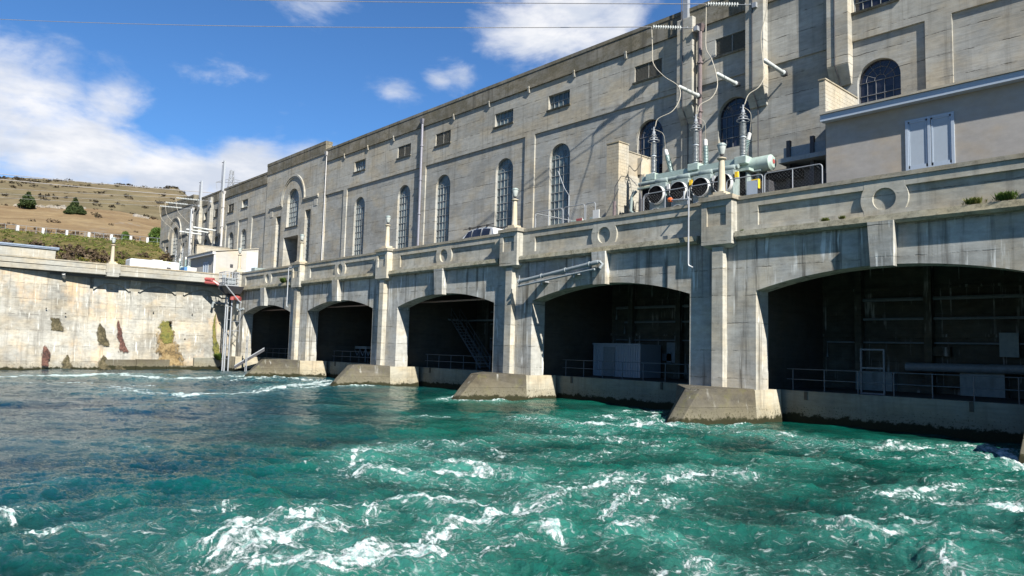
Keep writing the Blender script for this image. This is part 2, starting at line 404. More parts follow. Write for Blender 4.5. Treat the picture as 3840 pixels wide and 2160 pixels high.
# ------------------------------------------------------------------ river
STROKES = [(0.9,1.0,[(-50.85,-22.96),(-53.59,-19.36),(-55.29,-14.24),(-45.91,-13.31),(-51.71,-7.03)]),(0.45,0.7,[(-42.79,-23.95),(-44.74,-19.26),(-38.99,-15.39)]),(0.85,1.0,[(-38.43,-18.59),(-32.7,-18.96),(-29.38,-17.07),(-30.94,-13.38),(-36.96,-6.91),(-42.71,-1.66)]),(0.6,0.8,[(-47.07,-8.77),(-48.4,-3.51),(-41.5,-1.95)]),(0.5,0.8,[(-32.12,-10.88),(-35.37,-6.5),(-38.28,-3.36)]),(0.7,0.6,[(-14.18,-12.8),(-14.3,-10.57)]),(0.95,0.8,[(-12.7,-8.91),(-10.17,-8.46),(-7.16,-7.92),(-7.39,-4.4)]),(0.8,0.7,[(-11.75,-4.67),(-8.52,-5.17),(-5.84,-6.03)]),(0.6,0.7,[(-11.78,-2.28),(-12.64,1.46),(-10.67,0.15)]),(1.0,0.8,[(-7.52,-5.36),(-6.69,-5.11),(-6.84,-4.03)]),(0.6,0.7,[(-6.96,-12.16),(-5.68,-11.05),(-3.66,-11.37)]),(0.5,0.7,[(-6.04,-9.74),(-4.78,-10.6),(-3.25,-11.05),(-3.1,-8.75)]),(0.55,0.6,[(-6.65,-19.41),(-8.07,-17.04),(-6.32,-16.31),(-6.49,-14.67)]),(0.8,0.7,[(-3.89,-21.88),(-6.1,-20.0),(-6.76,-18.8)]),(1.1,1.0,[(-3.33,-21.99),(-3.58,-21.19),(-2.76,-20.62),(-2.43,-19.81),(-2.3,-18.78),(-3.34,-18.57),(-4.66,-19.03)]),(0.5,0.6,[(-5.56,-16.77),(-4.24,-16.19),(-2.76,-15.24),(-2.6,-13.48),(-2.34,-11.01)]),(0.75,0.8,[(-1.26,-24.68),(-0.79,-23.89),(-0.58,-22.71),(0.37,-21.98),(0.71,-20.85)]),(0.7,0.7,[(0.9,-24.3),(0.06,-23.47),(-0.74,-23.15)]),(0.9,1.0,[(-0.35,-26.67),(-0.16,-26.0),(-0.22,-25.31),(0.79,-25.1),(0.93,-24.47)]),(0.95,0.9,[(2.23,-24.12),(1.6,-22.85),(1.67,-21.73),(1.91,-20.84)]),(0.95,0.9,[(1.67,-21.73),(0.83,-19.49),(0.39,-17.7),(0.59,-16.48)]),(0.6,0.9,[(3.15,-22.47),(3.26,-23.09),(3.06,-24.08)]),(0.95,0.8,[(3.06,-22.39),(2.64,-21.87),(2.66,-21.61)]),(0.8,0.7,[(3.16,-21.15),(2.39,-19.57),(1.84,-18.37),(1.33,-17.16)]),(1.0,1.0,[(3.41,-21.03),(3.79,-20.97),(3.65,-20.47)]),(0.7,0.9,[(2.55,-19.64),(2.93,-18.78),(2.22,-17.06)]),(0.4,0.6,[(3.43,-21.46),(3.81,-19.76),(4.51,-19.73)]),(1.1,1.4,[(1.64,-26.92),(1.26,-26.33),(1.08,-25.51),(1.08,-24.91)]),(1.1,1.2,[(2.61,-25.92),(2.5,-25.0),(2.82,-24.4),(2.04,-23.99)]),(0.9,1.2,[(0.84,-27.07),(0.9,-26.3),(1.53,-25.98)]),(1.1,1.3,[(1.96,-27.04),(2.24,-26.42),(2.71,-25.5)]),(0.85,0.8,[(1.33,-17.16),(0.91,-14.97),(1.38,-13.71),(2.45,-14.6)]),(0.5,0.6,[(0.08,-12.75),(0.79,-12.9),(1.05,-12.11)]),(0.7,0.7,[(-3.54,-5.97),(-3.34,-4.28),(-1.77,-3.54)]),(0.5,0.5,[(-1.25,-5.51),(-0.76,-3.72)]),(0.55,0.6,[(-0.2,-3.67),(1.07,-4.06),(1.33,-1.45)]),(0.8,0.8,[(1.13,-3.53),(2.94,-2.84),(3.14,-0.08),(3.96,-0.36)]),(0.6,0.6,[(3.58,-4.92),(3.95,-2.62)]),(1.1,1.2,[(3.59,-0.36),(4.92,-4.28),(5.91,-6.1),(6.62,-6.74)]),(0.5,0.5,[(1.49,-6.7),(2.86,-6.86),(4.04,-5.71)]),(0.75,0.7,[(4.98,-14.51),(4.93,-13.07),(5.33,-12.05),(5.56,-10.85),(6.2,-10.77),(6.9,-10.56)]),(1.0,1.1,[(6.0,-14.07),(6.28,-12.77),(7.0,-13.28),(7.55,-13.42)]),(0.6,0.7,[(5.65,-15.81),(6.57,-16.41),(6.91,-16.87)]),(0.9,0.8,[(5.67,-18.23),(5.7,-17.52),(6.3,-17.49),(6.75,-17.32)]),(0.5,0.6,[(6.95,-16.59),(7.56,-15.97),(7.91,-15.03)]),(0.6,0.8,[(5.09,-22.16),(5.22,-21.57),(5.42,-21.06)]),(0.4,0.6,[(5.62,-20.27),(6.3,-19.71),(6.86,-19.64)]),(0.7,0.8,[(8.09,-18.9),(8.02,-18.09),(7.72,-17.41)]),(0.8,1.0,[(-2.56,-28.21),(-1.88,-28.16),(-1.64,-28.47)]),(0.7,0.8,[(-3.73,-28.6),(-3.08,-28.46)]),(0.5,0.7,[(-6.17,-28.15),(-5.5,-28.11)]),(0.4,0.5,[(-10.19,-24.88),(-10.25,-24.36)]),(0.35,0.5,[(-23.3,-22.99),(-23.75,-21.48),(-25.36,-19.5)]),(0.5,0.4,[(-20.47,-13.75),(-21.29,-12.66)]),(0.6,0.7,[(-1.11,-26.16),(-1.53,-25.74),(-2.08,-25.68)]),(0.4,0.5,[(-4.99,-22.55),(-5.65,-21.9)]),(0.3,0.4,[(-8.75,-22.15),(-6.72,-21.7),(-4.49,-21.76)]),(0.4,0.4,[(-1.42,-12.32),(-0.39,-11.38)]),(0.35,0.4,[(0.49,-9.95),(1.57,-9.66),(2.76,-9.78)]),(0.5,0.5,[(4.42,-10.11),(5.39,-9.67),(6.46,-8.55)])]
for _x in (-52.5, -37.5, -22.5, -7.5): STROKES.append((.85, .42, [(_x + 2.6, -1.5), (_x + 1.9, -5.0), (_x + .9, -5.9), (_x - .3, -4.6), (_x - 1.9, -2.0)]))
def water_fields(x, y):
    wx = x + .60 * fbm(x * .35, y * .35, 3, 41) + .20 * fbm(x * 1.3, y * 1.3, 3, 45); wy = y + .60 * fbm(x * .35, y * .35, 3, 51) + .20 * fbm(x * 1.3, y * 1.3, 3, 55)
    foam = np.zeros_like(x); milk = np.zeros_like(x)
    dist = np.hypot(x - CAM.x, y - CAM.y)
    for si, (st, wd, pts) in enumerate(STROKES):
        pts = np.array(pts); lo = pts.min(0) - 6; hi = pts.max(0) + 6
        sel = np.nonzero((wx > lo[0]) & (wx < hi[0]) & (wy > lo[1]) & (wy < hi[1]))[0]
        if len(sel) == 0: continue
        px, py = wx[sel], wy[sel]; best = np.full(len(sel), 1e9); al = np.zeros(len(sel)); cr = np.zeros(len(sel)); acc = 0.
        total = sum(np.hypot(*(b - a)) for a, b in zip(pts[:-1], pts[1:]))
        for a, b in zip(pts[:-1], pts[1:]):
            d = b - a; L = max(d @ d, 1e-6); Ls = math.sqrt(L); tt = np.clip(((px - a[0]) * d[0] + (py - a[1]) * d[1]) / L, 0, 1)
            q = np.hypot(px - a[0] - tt * d[0], py - a[1] - tt * d[1]); sg = np.sign((px - a[0]) * d[1] - (py - a[1]) * d[0])
            m_ = q < best; best = np.where(m_, q, best); al = np.where(m_, acc + tt * Ls, al); cr = np.where(m_, q * sg, cr); acc += Ls
        wv = wd * (.165 + .0105 * dist[sel]); k = 1. / wv
        taper = sstep(0, .16, al / total) * sstep(0, .16, 1 - al / total) * .55 + .45
        kk = np.clip(k, 1.2, 4.)
        st1 = ridged(al * .55 * kk * .5 + si * 5, cr * kk * 1.15, 4, 37 + si % 7, .58)          # strands that run along the streak
        core = np.exp(-(best / wv) ** 2); halo = np.exp(-(best / (wv * 2.7)) ** 2)
        f = st * taper * (core * (.56 + .80 * sstep(.52, .86, st1)) + .62 * halo * sstep(.70, .93, st1))
        foam[sel] = np.maximum(foam[sel], f); milk[sel] = np.maximum(milk[sel], st * taper * np.exp(-(best / (wv * 4.4)) ** 2))
    foam = foam * (1 + .4 * sstep(40, 60, dist))
    turb = sstep(-24., -9., x + .35 * y) * sstep(1.5, -3.5, y)                                # churned water in front of the near arches
    turb = np.maximum(turb, .75 * np.exp(-((x + 50) / 16) ** 2) * sstep(-24, -10, y) * sstep(1, -2, y))
    turb = np.clip(turb, .18, 1)
    return foam, milk, turb
def water_height(x, y, foam, turb, milk):
    a = .35 * fbm(x * .5, y * .5, 3, 61)
    ca, sa = math.cos(.5), math.sin(.5); u = (x * ca + y * sa); v = (-x * sa + y * ca)
    h = .20 * fbm(u * .16 + a, v * .22, 2, 1) + .24 * turb * (ridged(u * .34 + a, v * .5 + a, 3, 5) - .72)
    h = h + (.03 + .11 * turb) * fbm(u * .75 + a, v * 1.25, 3, 11) + (.004 + .052 * turb) * (ridged(u * 2.3 + a, v * 3.3, 3, 17, .55) - .7)
    h = h + (.002 + .022 * turb) * fbm(u * 6.2, v * 8.0, 3, 23, .6)
    h = h + milk * (.11 + .12 * fbm(x * 1.6, y * 1.6, 3, 31)) + np.clip(foam, 0, 1) * (.02 + .03 * fbm(x * 9, y * 9, 2, 35))
    return h
NR, NA = 860, 1020
rr = 5.6 * (96. / 5.6) ** (np.linspace(0, 1, NR) ** .93)
a0, a1 = R(4), R(92)                                           # bearings west of north that the river is finely meshed for
fine = np.linspace(a0, a1, NA); coarse = np.linspace(a1, a0 + 2 * math.pi, 160)[1:-1]
ang = np.concatenate([fine, coarse])
RR, AA = np.meshgrid(rr, ang, indexing='ij'); Xw = CAM.x - RR * np.sin(AA); Yw = CAM.y + RR * np.cos(AA)
fx, fy = Xw.reshape(-1), Yw.reshape(-1)
foam, milk, turb = water_fields(fx, fy)
hw = water_height(fx, fy, foam, turb, milk)
cal = np.tile((np.arange(len(ang)) >= NA).astype(float), NR); hw *= (1 - .6 * cal)
# auto foam on crests of the churned zone
ua, va = fx * .672 + fy * .740, -fx * .740 + fy * .672
rd = ridged(ua * .26 + .6 * fbm(fx * .4, fy * .4, 2, 71), va * .85 + .5 * fbm(fx * .5, fy * .5, 2, 72), 5, 73, .6)
auto = sstep(.80, .97, rd) * np.clip(turb - .25, 0, 1) * sstep(-.1, .35, fbm(fx * .16, fy * .16, 2, 77))
foamA = np.clip(np.maximum(foam, .78 * auto), 0, 1.3); milkA = np.clip(milk * 1.0 + .55 * sstep(.0, .5, fbm(fx * .14, fy * .2, 3, 81)) * turb, 0, 1)
lat = fx * .672 + fy * .740; tone = np.clip(sstep(-16., -30., lat) * .95 + .3 * sstep(-9., 3., lat) * 0 + .3 * fbm(fx * .1, fy * .1, 2, 91), 0, 1)
wm = grid_mesh('river', np.stack([fx, fy, hw], -1).reshape(NR, len(ang), 3), closed=True)
for nm, arr in (('foam', foamA), ('milk', milkA), ('turb', turb), ('tone', tone)):
    at = wm.attributes.new(nm, 'FLOAT', 'POINT'); at.data.foreach_set('value', arr.astype(np.float32))
river = bpy.data.objects.new('river', wm); col.objects.link(river); river['kind'] = 'structure'

m = bpy.data.materials.new('river_water'); m.use_nodes = True; t = NT(m.node_tree); b = t.n['Principled BSDF']
g = t.new('ShaderNodeNewGeometry').outputs['Position']
def attr(n): a = t.new('ShaderNodeAttribute'); a.attribute_name = n; return a.outputs['Fac']
fo, mi, tu, to = attr('foam'), attr('milk'), attr('turb'), attr('tone')
X, Y, Z = t.xyz(g)
warp = t.new('ShaderNodeTexNoise'); t.l.new(g, warp.inputs['Vector']); warp.inputs['Scale'].default_value = 1.3; warp.inputs['Detail'].default_value = 4
wv = t.new('ShaderNodeVectorMath', operation='MULTIPLY_ADD'); t.l.new(warp.outputs['Color'], wv.inputs[0]); wv.inputs[1].default_value = (.7, .7, 0); t.l.new(g, wv.inputs[2])
P = wv.outputs[0]
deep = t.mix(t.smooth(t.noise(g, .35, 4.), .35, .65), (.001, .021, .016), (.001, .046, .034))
deep = t.mix(to, deep, (.001, .021, .033))  # navy in the base colour stands in for sky reflected in left-hand water
deep = t.mix(t.smooth(Z, -.16, .14), t.mix(1., deep, (.6, .62, .65), 'MULTIPLY'), t.mix(1., deep, (1.9, 1.7, 1.6), 'MULTIPLY'))  # paints light through the crests and darker troughs into the base colour
milky = t.mix(to, (.032, .155, .122), (.022, .090, .095))
mn = t.smooth(t.noise(P, .9, 6., .62), .34, .66)
c0 = t.mix(t.mul(t.mul(mi, t.lin(mn, 0., 1., .35, 1.)), .95), deep, milky)
f1 = t.noise(P, 2.1, 9., .68); f2 = t.noise(t.scale(P, 1., 1., 1.), 9., 7., .72); f3 = t.noise(g, 46., 3., .7)
fsum = t.add(fo, t.add(t.mul(t.sub(f1, .5), .75), t.add(t.mul(t.sub(f2, .5), 1.25), t.mul(t.sub(f3, .5), .75))))
fm = t.mul(t.smooth(fsum, .36, .86), t.smooth(fo, .03, .2))
# fine lacing of old foam between the crests
lace = t.new('ShaderNodeTexVoronoi', feature='DISTANCE_TO_EDGE'); t.l.new(t.scale(P, 1., 1.3, 1.), lace.inputs['Vector']); lace.inputs['Scale'].default_value = 2.6
lm = t.mul(t.smooth(lace.outputs['Distance'], .0, .07, 1., 0.), t.mul(t.smooth(t.add(mi, t.mul(t.sub(f1, .5), 1.4)), .42, .95), t.smooth(f2, .42, .60)))
rot0 = t.new('ShaderNodeVectorRotate', rotation_type='Z_AXIS'); t.l.new(P, rot0.inputs['Vector']); rot0.inputs['Angle'].default_value = -.834
fil = t.noise(t.scale(rot0.outputs[0], 1., 2.8, 1.), 2.9, 9., .74, .5)
film = t.mul(t.smooth(fil, .545, .66), t.smooth(t.add(t.mul(mi, .9), t.mul(tu, .45)), .35, 1.0))
foam_speckle = t.mul(t.smooth(t.noise(t.scale(g, 1., 1., .4), 13., 4., .75), .69, .74), t.smooth(tu, .25, .8))  # small foam flecks on the churned water
fall = t.math('MAXIMUM', t.math('MAXIMUM', fm, t.mul(film, .75)), t.math('MAXIMUM', t.mul(foam_speckle, .6), t.mul(lm, .42)))
fcol = t.mix(t.smooth(f2, .35, .6), (.13, .26, .235), (.50, .54, .54))
c1 = t.mix(fall, c0, fcol)
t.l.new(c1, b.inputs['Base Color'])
t.l.new(t.lin(fall, 0., 1., .055, .75), b.inputs['Roughness'])
b.inputs['IOR'].default_value = 1.30; b.inputs['Specular IOR Level'].default_value = .5
rot = t.new('ShaderNodeVectorRotate', rotation_type='Z_AXIS'); t.l.new(P, rot.inputs['Vector']); rot.inputs['Angle'].default_value = -.834
RV_ = rot.outputs[0]
rip = t.noise(t.scale(RV_, 1., 3.6, 1.), 2.6, 7., .68, .4)
bn = t.add(t.mul(rip, t.lin(tu, .15, .8, .55, 1.)), t.add(t.mul(t.noise(t.scale(g, 1.1, 1.6, 1.), 11., 5., .62), t.lin(tu, .15, .9, .07, .38)), t.mul(f3, t.lin(tu, .1, 1., .02, .06))))
bn = t.add(bn, t.mul(fall, .35))
t.l.new(t.bump(bn, .85, .085), b.inputs['Normal'])
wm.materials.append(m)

# ------------------------------------------------------------------ ground and hills, one sheet
SK = [(100, 9.2), (87.8, 9.66), (83.8, 10.15), (82.3, 10.26), (80.5, 10.23), (78.15, 10.42), (76.95, 10.64), (75.7, 10.55), (74.4, 10.62), (73.67, 10.9), (73.1, 10.8), (72.3, 10.24), (71.2, 9.5), (68, 7.6), (60, 5.2), (40, 4), (0, 3.5), (-60, 4), (-120, 5), (-180, 6), (-230, 7), (-260, 9.2)]
R2 = [(100, 8.4), (83.7, 8.6), (81.5, 8.8), (79.2, 9.0), (76.8, 9.05), (74.3, 8.75), (73.2, 8.4), (71, 7.2), (66, 5.), (50, 3.5), (0, 3.), (-60, 3.), (-120, 4), (-180, 5), (-260, 8.4)]
def interp(tab, az):
    a = np.array([p[0] for p in tab[::-1]], float); e = np.array([p[1] for p in tab[::-1]], float); return np.interp(az, a, e)
def ground_z(x, y):
    dx, dy = x - CAM.x, y - CAM.y; r = np.hypot(dx, dy); az = np.degrees(np.arctan2(-dx, dy)); az = np.where(az > 100, az - 360, az)
    esk = interp(SK, az) - .25; e2 = interp(R2, az) - .2; h3 = CAM.z
    n = fbm(x * .012, y * .012, 5, 101); n2 = fbm(x * .05, y * .05, 4, 103)
    zb = 9.4                                                   # yard level behind the side wall
    z150 = h3 + 152 * np.tan(np.radians(6.65)); z320 = h3 + 330 * np.tan(np.radians(e2)); z420 = h3 + 430 * np.tan(np.radians(e2 - 1.0)); zsk = h3 + 820 * np.tan(np.radians(esk))
    z = np.interp(r, [0, 110], [zb, zb]) * 1.
    k1 = sstep(116, 150, r); z = zb + (z150 - zb) * k1 + n2 * 1.1 * k1 * (1 - sstep(146, 152, r))
    k2 = np.clip((r - 160) / 170, 0, 1); z = np.where(r > 160, z150 + (z320 - z150) * (k2 ** .95) + n * 5 * k2 * (1 - k2) * 4, z)
    k3 = sstep(330, 430, r); z = np.where(r > 330, z320 + (z420 - z320) * k3, z)
    k4 = np.clip((r - 430) / 390, 0, 1); z = np.where(r > 430, z420 + (zsk - z420) * (1 - (1 - k4) ** 1.35) + n * 9 * k4 * (1 - k4) * 4, z)
    k5 = sstep(820, 1400, r); z = np.where(r > 820, zsk - 60 * k5 + n * 20 * k5, z)
    # river bed and the far bank
    inriver = (x > -69.6) & (y > -62) & (y < 8.) ; rb = sstep(-62., -70., y)
    z = np.where((x > -77) & (y < 60), np.where(y > -62, -3.0, -3.0 + 11 * rb + 0 * z), z)
    z = np.where((x > -77) & (y > 15) & (y < 60), 8.8, z)
    z = np.where((x > -77) & (y < -70), 8 + np.maximum(0, (z - 9.4)) * sstep(70, 200, r), z)
    return z
gr = np.concatenate([np.linspace(8, 110, 70)[:-1], np.linspace(110, 175, 90)[:-1], np.geomspace(175, 2600, 230)])
ga = np.concatenate([np.linspace(R(68), R(92), 420), np.linspace(R(92), R(68 + 360), 260)[1:-1]])
GR, GA = np.meshgrid(gr, ga, indexing='ij'); gx = CAM.x - GR * np.sin(GA); gy = CAM.y + GR * np.cos(GA)
gz = ground_z(gx, gy)
gm = grid_mesh('hillside_ground', np.stack([gx, gy, gz], -1), closed=True)
ground = bpy.data.objects.new('hillside_ground', gm); col.objects.link(ground); ground['kind'] = 'structure'
m = bpy.data.materials.new('dry_hill_grass'); m.use_nodes = True; t = NT(m.node_tree); b = t.n['Principled BSDF']
g = t.new('ShaderNodeNewGeometry').outputs['Position']; X, Y, Z = t.xyz(g)
d = t.math('SQRT', t.add(t.math('POWER', t.sub(X, CAM.x), 2.), t.math('POWER', t.sub(Y, CAM.y), 2.)))
n1 = t.noise(g, .02, 6., .6); n2 = t.noise(t.scale(g, 1., .6, 2.), .09, 7., .65); n3 = t.noise(g, .5, 5., .7)
tan = t.mix(t.smooth(n2, .35, .68), (.145, .098, .052), (.215, .16, .088)); tan = t.mix(t.mul(t.smooth(n3, .4, .7), .5), tan, (.12, .085, .05))
far = t.mix(t.smooth(n2, .35, .68), (.10, .08, .046), (.15, .12, .07))
far = t.mix(t.mul(t.smooth(n1, .47, .6), .35), far, (.085, .08, .046))
c = t.mix(t.smooth(d, 345., 440.), tan, far)
rock = t.mul(t.smooth(t.noise(g, .045, 7., .7), .60, .66), t.smooth(t.noise(g, .3, 6., .7), .45, .6)); c = t.mix(t.mul(rock, .85), c, (.17, .15, .125))
scrub = t.mul(t.smooth(t.noise(g, .055, 8., .72), .57, .63), t.smooth(d, 380., 560.)); c = t.mix(t.mul(scrub, .8), c, (.055, .045, .032))
green = t.mix(t.smooth(n3, .4, .6), (.05, .05, .016), (.105, .085, .035)); c = t.mix(t.smooth(t.add(d, t.mul(n3, 10.)), 156., 163., 1., 0.), c, green)
c = t.mix(t.smooth(d, 110., 116., 1., 0.), c, (.16, .15, .13))
t.l.new(c, b.inputs['Base Color']); b.inputs['Roughness'].default_value = .95; b.inputs['Specular IOR Level'].default_value = .1
t.l.new(t.bump(t.add(n3, t.mul(n2, 2.)), .8, .6), b.inputs['Normal'])
gm.materials.append(m)

# ------------------------------------------------------------------ arched bridge along the powerhouse
YB = 8.36; AW = 5.706; ZS = 6.05; ZC = 6.88; JD = 1.12
RA = (AW ** 2 + (ZC - ZS) ** 2) / (2 * (ZC - ZS))
def archz(x): return ZC - (RA - math.sqrt(RA * RA - x * x))
bridge = thing('arched_bridge', 'long concrete road deck on wide shallow arches over the tailrace in front of the powerhouse', 'bridge', (-22.5, 0, 9.6))
bays = [-60, -45, -30, -15, 0, 15]
piers = [-67.5, -52.5, -37.5, -22.5, -7.5, 7.5, 22.5]
def inst(me, name, x, mat=None, parent=bridge):
    o = bpy.data.objects.new(name, me); col.objects.link(o); o.parent = parent; o.location = Vector((x, 0, 0)) - wl(parent); WL[o.name] = Vector((x, 0, 0)); return o
# spandrel wall with arch opening
def spandrel():
    b = MB(); N = 40; xs = [-AW + 2 * AW * i / N for i in range(N + 1)]; top = 8.8
    for y in (0, JD):
        for a, c in zip(xs[:-1], xs[1:]): b.face([(a, y, archz(a)), (c, y, archz(c)), (c, y, top), (a, y, top)])
        for sx in (-1, 1):
            b.face([(sx * AW, y, 1.48), (sx * 7.5, y, 1.48), (sx * 7.5, y, top), (sx * AW, y, top)])
    for a, c in zip(xs[:-1], xs[1:]): b.face([(a, 0, archz(a)), (a, JD, archz(a)), (c, JD, archz(c)), (c, 0, archz(c))])
    for sx in (-1, 1): b.face([(sx * AW, 0, 1.48), (sx * AW, JD, 1.48), (sx * AW, JD, ZS), (sx * AW, 0, ZS)])
    return b.mesh('spandrel_wall', M_SPAN)
me_sp = spandrel()
b = MB(); b.hexa([(-.44, -.36, 6.78), (.44, -.36, 6.78), (.44, .02, 6.78), (-.44, .02, 6.78)], [(-.50, -.46, 8.6), (.50, -.46, 8.6), (.50, .02, 8.6), (-.50, .02, 8.6)])
me_key = b.mesh('keystone', M_SPAN)
b = MB(); b.hexa([(-6.62, -.25, 8.50), (6.3, -.25, 8.50), (6.3, .0, 8.50), (-6.62, .0, 8.50)], [(-6.62, -.36, 8.62), (6.3, -.36, 8.62), (6.3, .0, 8.62), (-6.62, .0, 8.62)])
b.hexa([(-6.62, -.36, 8.622), (6.3, -.36, 8.622), (6.3, .0, 8.622), (-6.62, .0, 8.622)], [(-6.62, -.32, 8.88), (6.3, -.32, 8.88), (6.3, .0, 8.90), (-6.62, .0, 8.90)])
me_ledge = b.mesh('ledge', M_LEDGE)
def parapet():
    b = MB(); dp = .12; zt, zb = 10.05, 9.13; ch = .797; zc = 9.59
    b.box(-6.7, 6.7, dp, .30, 8.8, 10.42)
    for sx in (-1, 1):
        x0, x1 = sorted((sx * ch, sx * 5.6)); b.box(x0, x1, 0, dp - .002, zt, 10.42); b.box(x0, x1, 0, dp - .002, 8.8, zb)
        x0, x1 = sorted((sx * 5.6, sx * 6.7)); b.box(x0, x1, 0, dp - .002, 8.8, 10.42)
    return b.mesh('parapet_panel', M_BRIDGE)
me_par = parapet()
def medallion():
    b = MB(); N = 64; dp = .13; zc = 9.59
    def outer(a):
        cx, cz = math.cos(a), math.sin(a)
        # boundary: circle r=.93 but extended up/down to the bands
        if abs(.93 * cz) <= .46: return .93 * cx, .93 * cz
        lim = .797; h = .83 if cz > 0 else -.79
        tt = min(abs(lim / cx) if abs(cx) > 1e-6 else 1e9, abs(h / cz)); return cx * tt, cz * tt
    for i in range(N):
        a0, a1 = 2 * math.pi * i / N, 2 * math.pi * (i + 1) / N
        o0, o1 = outer(a0), outer(a1); i0, i1 = (.46 * math.cos(a0), .46 * math.sin(a0)), (.46 * math.cos(a1), .46 * math.sin(a1))
        y = -.006
        b.face([(o0[0], y, zc + o0[1]), (o1[0], y, zc + o1[1]), (i1[0], y, zc + i1[1]), (i0[0], y, zc + i0[1])])
        b.face([(i0[0], y, zc + i0[1]), (i1[0], y, zc + i1[1]), (i1[0], dp, zc + i1[1]), (i0[0], dp, zc + i0[1])])
        b.face([(o1[0], y, zc + o1[1]), (o0[0], y, zc + o0[1]), (o0[0], dp, zc + o0[1]), (o1[0], dp, zc + o1[1])])
    return b.mesh('ring_medallion', M_BRIDGE)
me_med = medallion()
b = MB(); b.box(-6.66, 6.66, -.06, .36, 10.425, 10.60); me_cap = b.mesh('parapet_cap', M_CAP)
for x in bays:
    for me in (me_sp, me_key, me_ledge, me_par, me_med, me_cap): inst(me, me.name, x)
# pier things
b = MB(); b.hexa([(-.30, -.39, 1.48), (.30, -.39, 1.48), (.30, 0, 1.48), (-.30, 0, 1.48)], [(-.29, -.39, 8.2), (.29, -.39, 8.2), (.29, 0, 8.2), (-.29, 0, 8.2)]); me_pil = b.mesh('pilaster', M_BRIDGE)
def postbox():
    b = MB(); b.box(-.82, .82, -.40, .36, 8.32, 10.45)
    for x0, x1, z0, z1 in ((-.82, -.53, 8.32, 10.45), (.53, .82, 8.32, 10.45), (-.53, .53, 8.32, 9.22), (-.53, .53, 10.17, 10.45)): b.box(x0, x1, -.50, -.401, z0, z1)
    b.hexa([(-.62, -.2, 8.16), (.62, -.2, 8.16), (.62, .1, 8.16), (-.62, .1, 8.16)], [(-.80, -.46, 8.318), (.80, -.46, 8.318), (.80, .1, 8.318), (-.80, .1, 8.318)])
    return b.mesh('parapet_post', M_BRIDGE)
me_post = postbox()
b = MB(); b.box(-.93, .93, -.60, .5, 10.452, 10.66); me_pcap = b.mesh('post_cap', M_CAP)
b = MB(); b.hexa([(-2.05, -.65, -2.5), (2.05, -.65, -2.5), (2.05, 2.2, -2.5), (-2.05, 2.2, -2.5)], [(-1.92, -.6, 1.478), (1.86, -.6, 1.478), (1.86, 2.15, 1.478), (-1.92, 2.15, 1.478)]); me_base = b.mesh('pier_base', M_PBASE)
def nose(k):
    b = MB(); z1 = 1.50; wl_ = -.5 if k == 5 else 0.; xl_ = -2.0 if k == 5 else .42
    tip = 3.6 if k != 2 else 3.3
    top = [(2.10, -.62), (1.16, -tip), (xl_, -tip), (-2.10 + wl_, -.62)]; mid = [(2.16, -.62), (1.20, -tip - .85), (xl_, -tip - .75), (-2.16 + wl_, -.62)]; bot = [(2.30, -.62), (1.28, -tip - 2.9), (xl_, -tip - 2.6), (-2.30 + wl_, -.62)]
    f = lambda P, z: [(p[0], p[1], z) for p in P]
    b.hexa(f(bot, -1.2), f(mid, .75)); b.hexa(f(mid, .751), f(top, z1))
    b.hexa([(p[0] * 1.0, p[1], z1 + .001) for p in top], [(p[0] * .97, p[1] * .985 - .01, z1 + .05) for p in top])
    return b
for k, x in enumerate(piers):
    inst(me_pil, 'pilaster', x); inst(me_post, 'parapet_post', x); inst(me_pcap, 'post_cap', x)
    bs = inst(me_base, 'pier_base', x)
    if k > 0:
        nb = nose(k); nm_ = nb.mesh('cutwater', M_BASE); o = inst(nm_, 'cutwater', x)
        md = o.modifiers.new('bevel', 'BEVEL'); md.width = .05; md.segments = 2; md.limit_method = 'ANGLE'
    # hatch seam and drain hole beside it
    sb = MB(); sb.box(x + 1.885, x + 1.925, -.64, -.60, -.5, 1.45); sb.build('seam', M_DARKIN, bridge)
# deck slab, soffit beams and inner walls
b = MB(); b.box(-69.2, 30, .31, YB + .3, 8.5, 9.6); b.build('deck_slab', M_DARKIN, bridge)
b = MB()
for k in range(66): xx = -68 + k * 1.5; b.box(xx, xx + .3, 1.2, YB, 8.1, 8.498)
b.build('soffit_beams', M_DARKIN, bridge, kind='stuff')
b = MB(); b.box(-69.2, -22, .5, YB, 9.602, 10.0); b.box(-21.999, 30, .5, YB, 9.602, 9.84); road = b.build('roadway', M_ASPH); road['kind'] = 'structure'
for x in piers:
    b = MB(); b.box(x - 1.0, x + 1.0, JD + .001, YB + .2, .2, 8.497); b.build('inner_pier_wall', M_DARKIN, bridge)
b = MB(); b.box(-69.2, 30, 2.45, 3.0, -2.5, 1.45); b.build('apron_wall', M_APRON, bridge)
for x in bays:
    for dx in (-4.6, 2.2):
        b = MB(); b.box(x + dx, x + dx + .14, 2.40, 2.449, 1.05, 1.44); b.build('drain_notch', M_DARKIN, bridge)
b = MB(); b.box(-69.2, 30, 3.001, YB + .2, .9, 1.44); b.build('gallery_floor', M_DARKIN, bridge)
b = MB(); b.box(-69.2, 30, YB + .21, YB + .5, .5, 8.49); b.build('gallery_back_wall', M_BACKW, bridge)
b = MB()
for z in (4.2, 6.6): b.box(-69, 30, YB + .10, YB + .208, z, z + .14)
b.build('gallery_wall_ribs', M_BACKW, bridge)
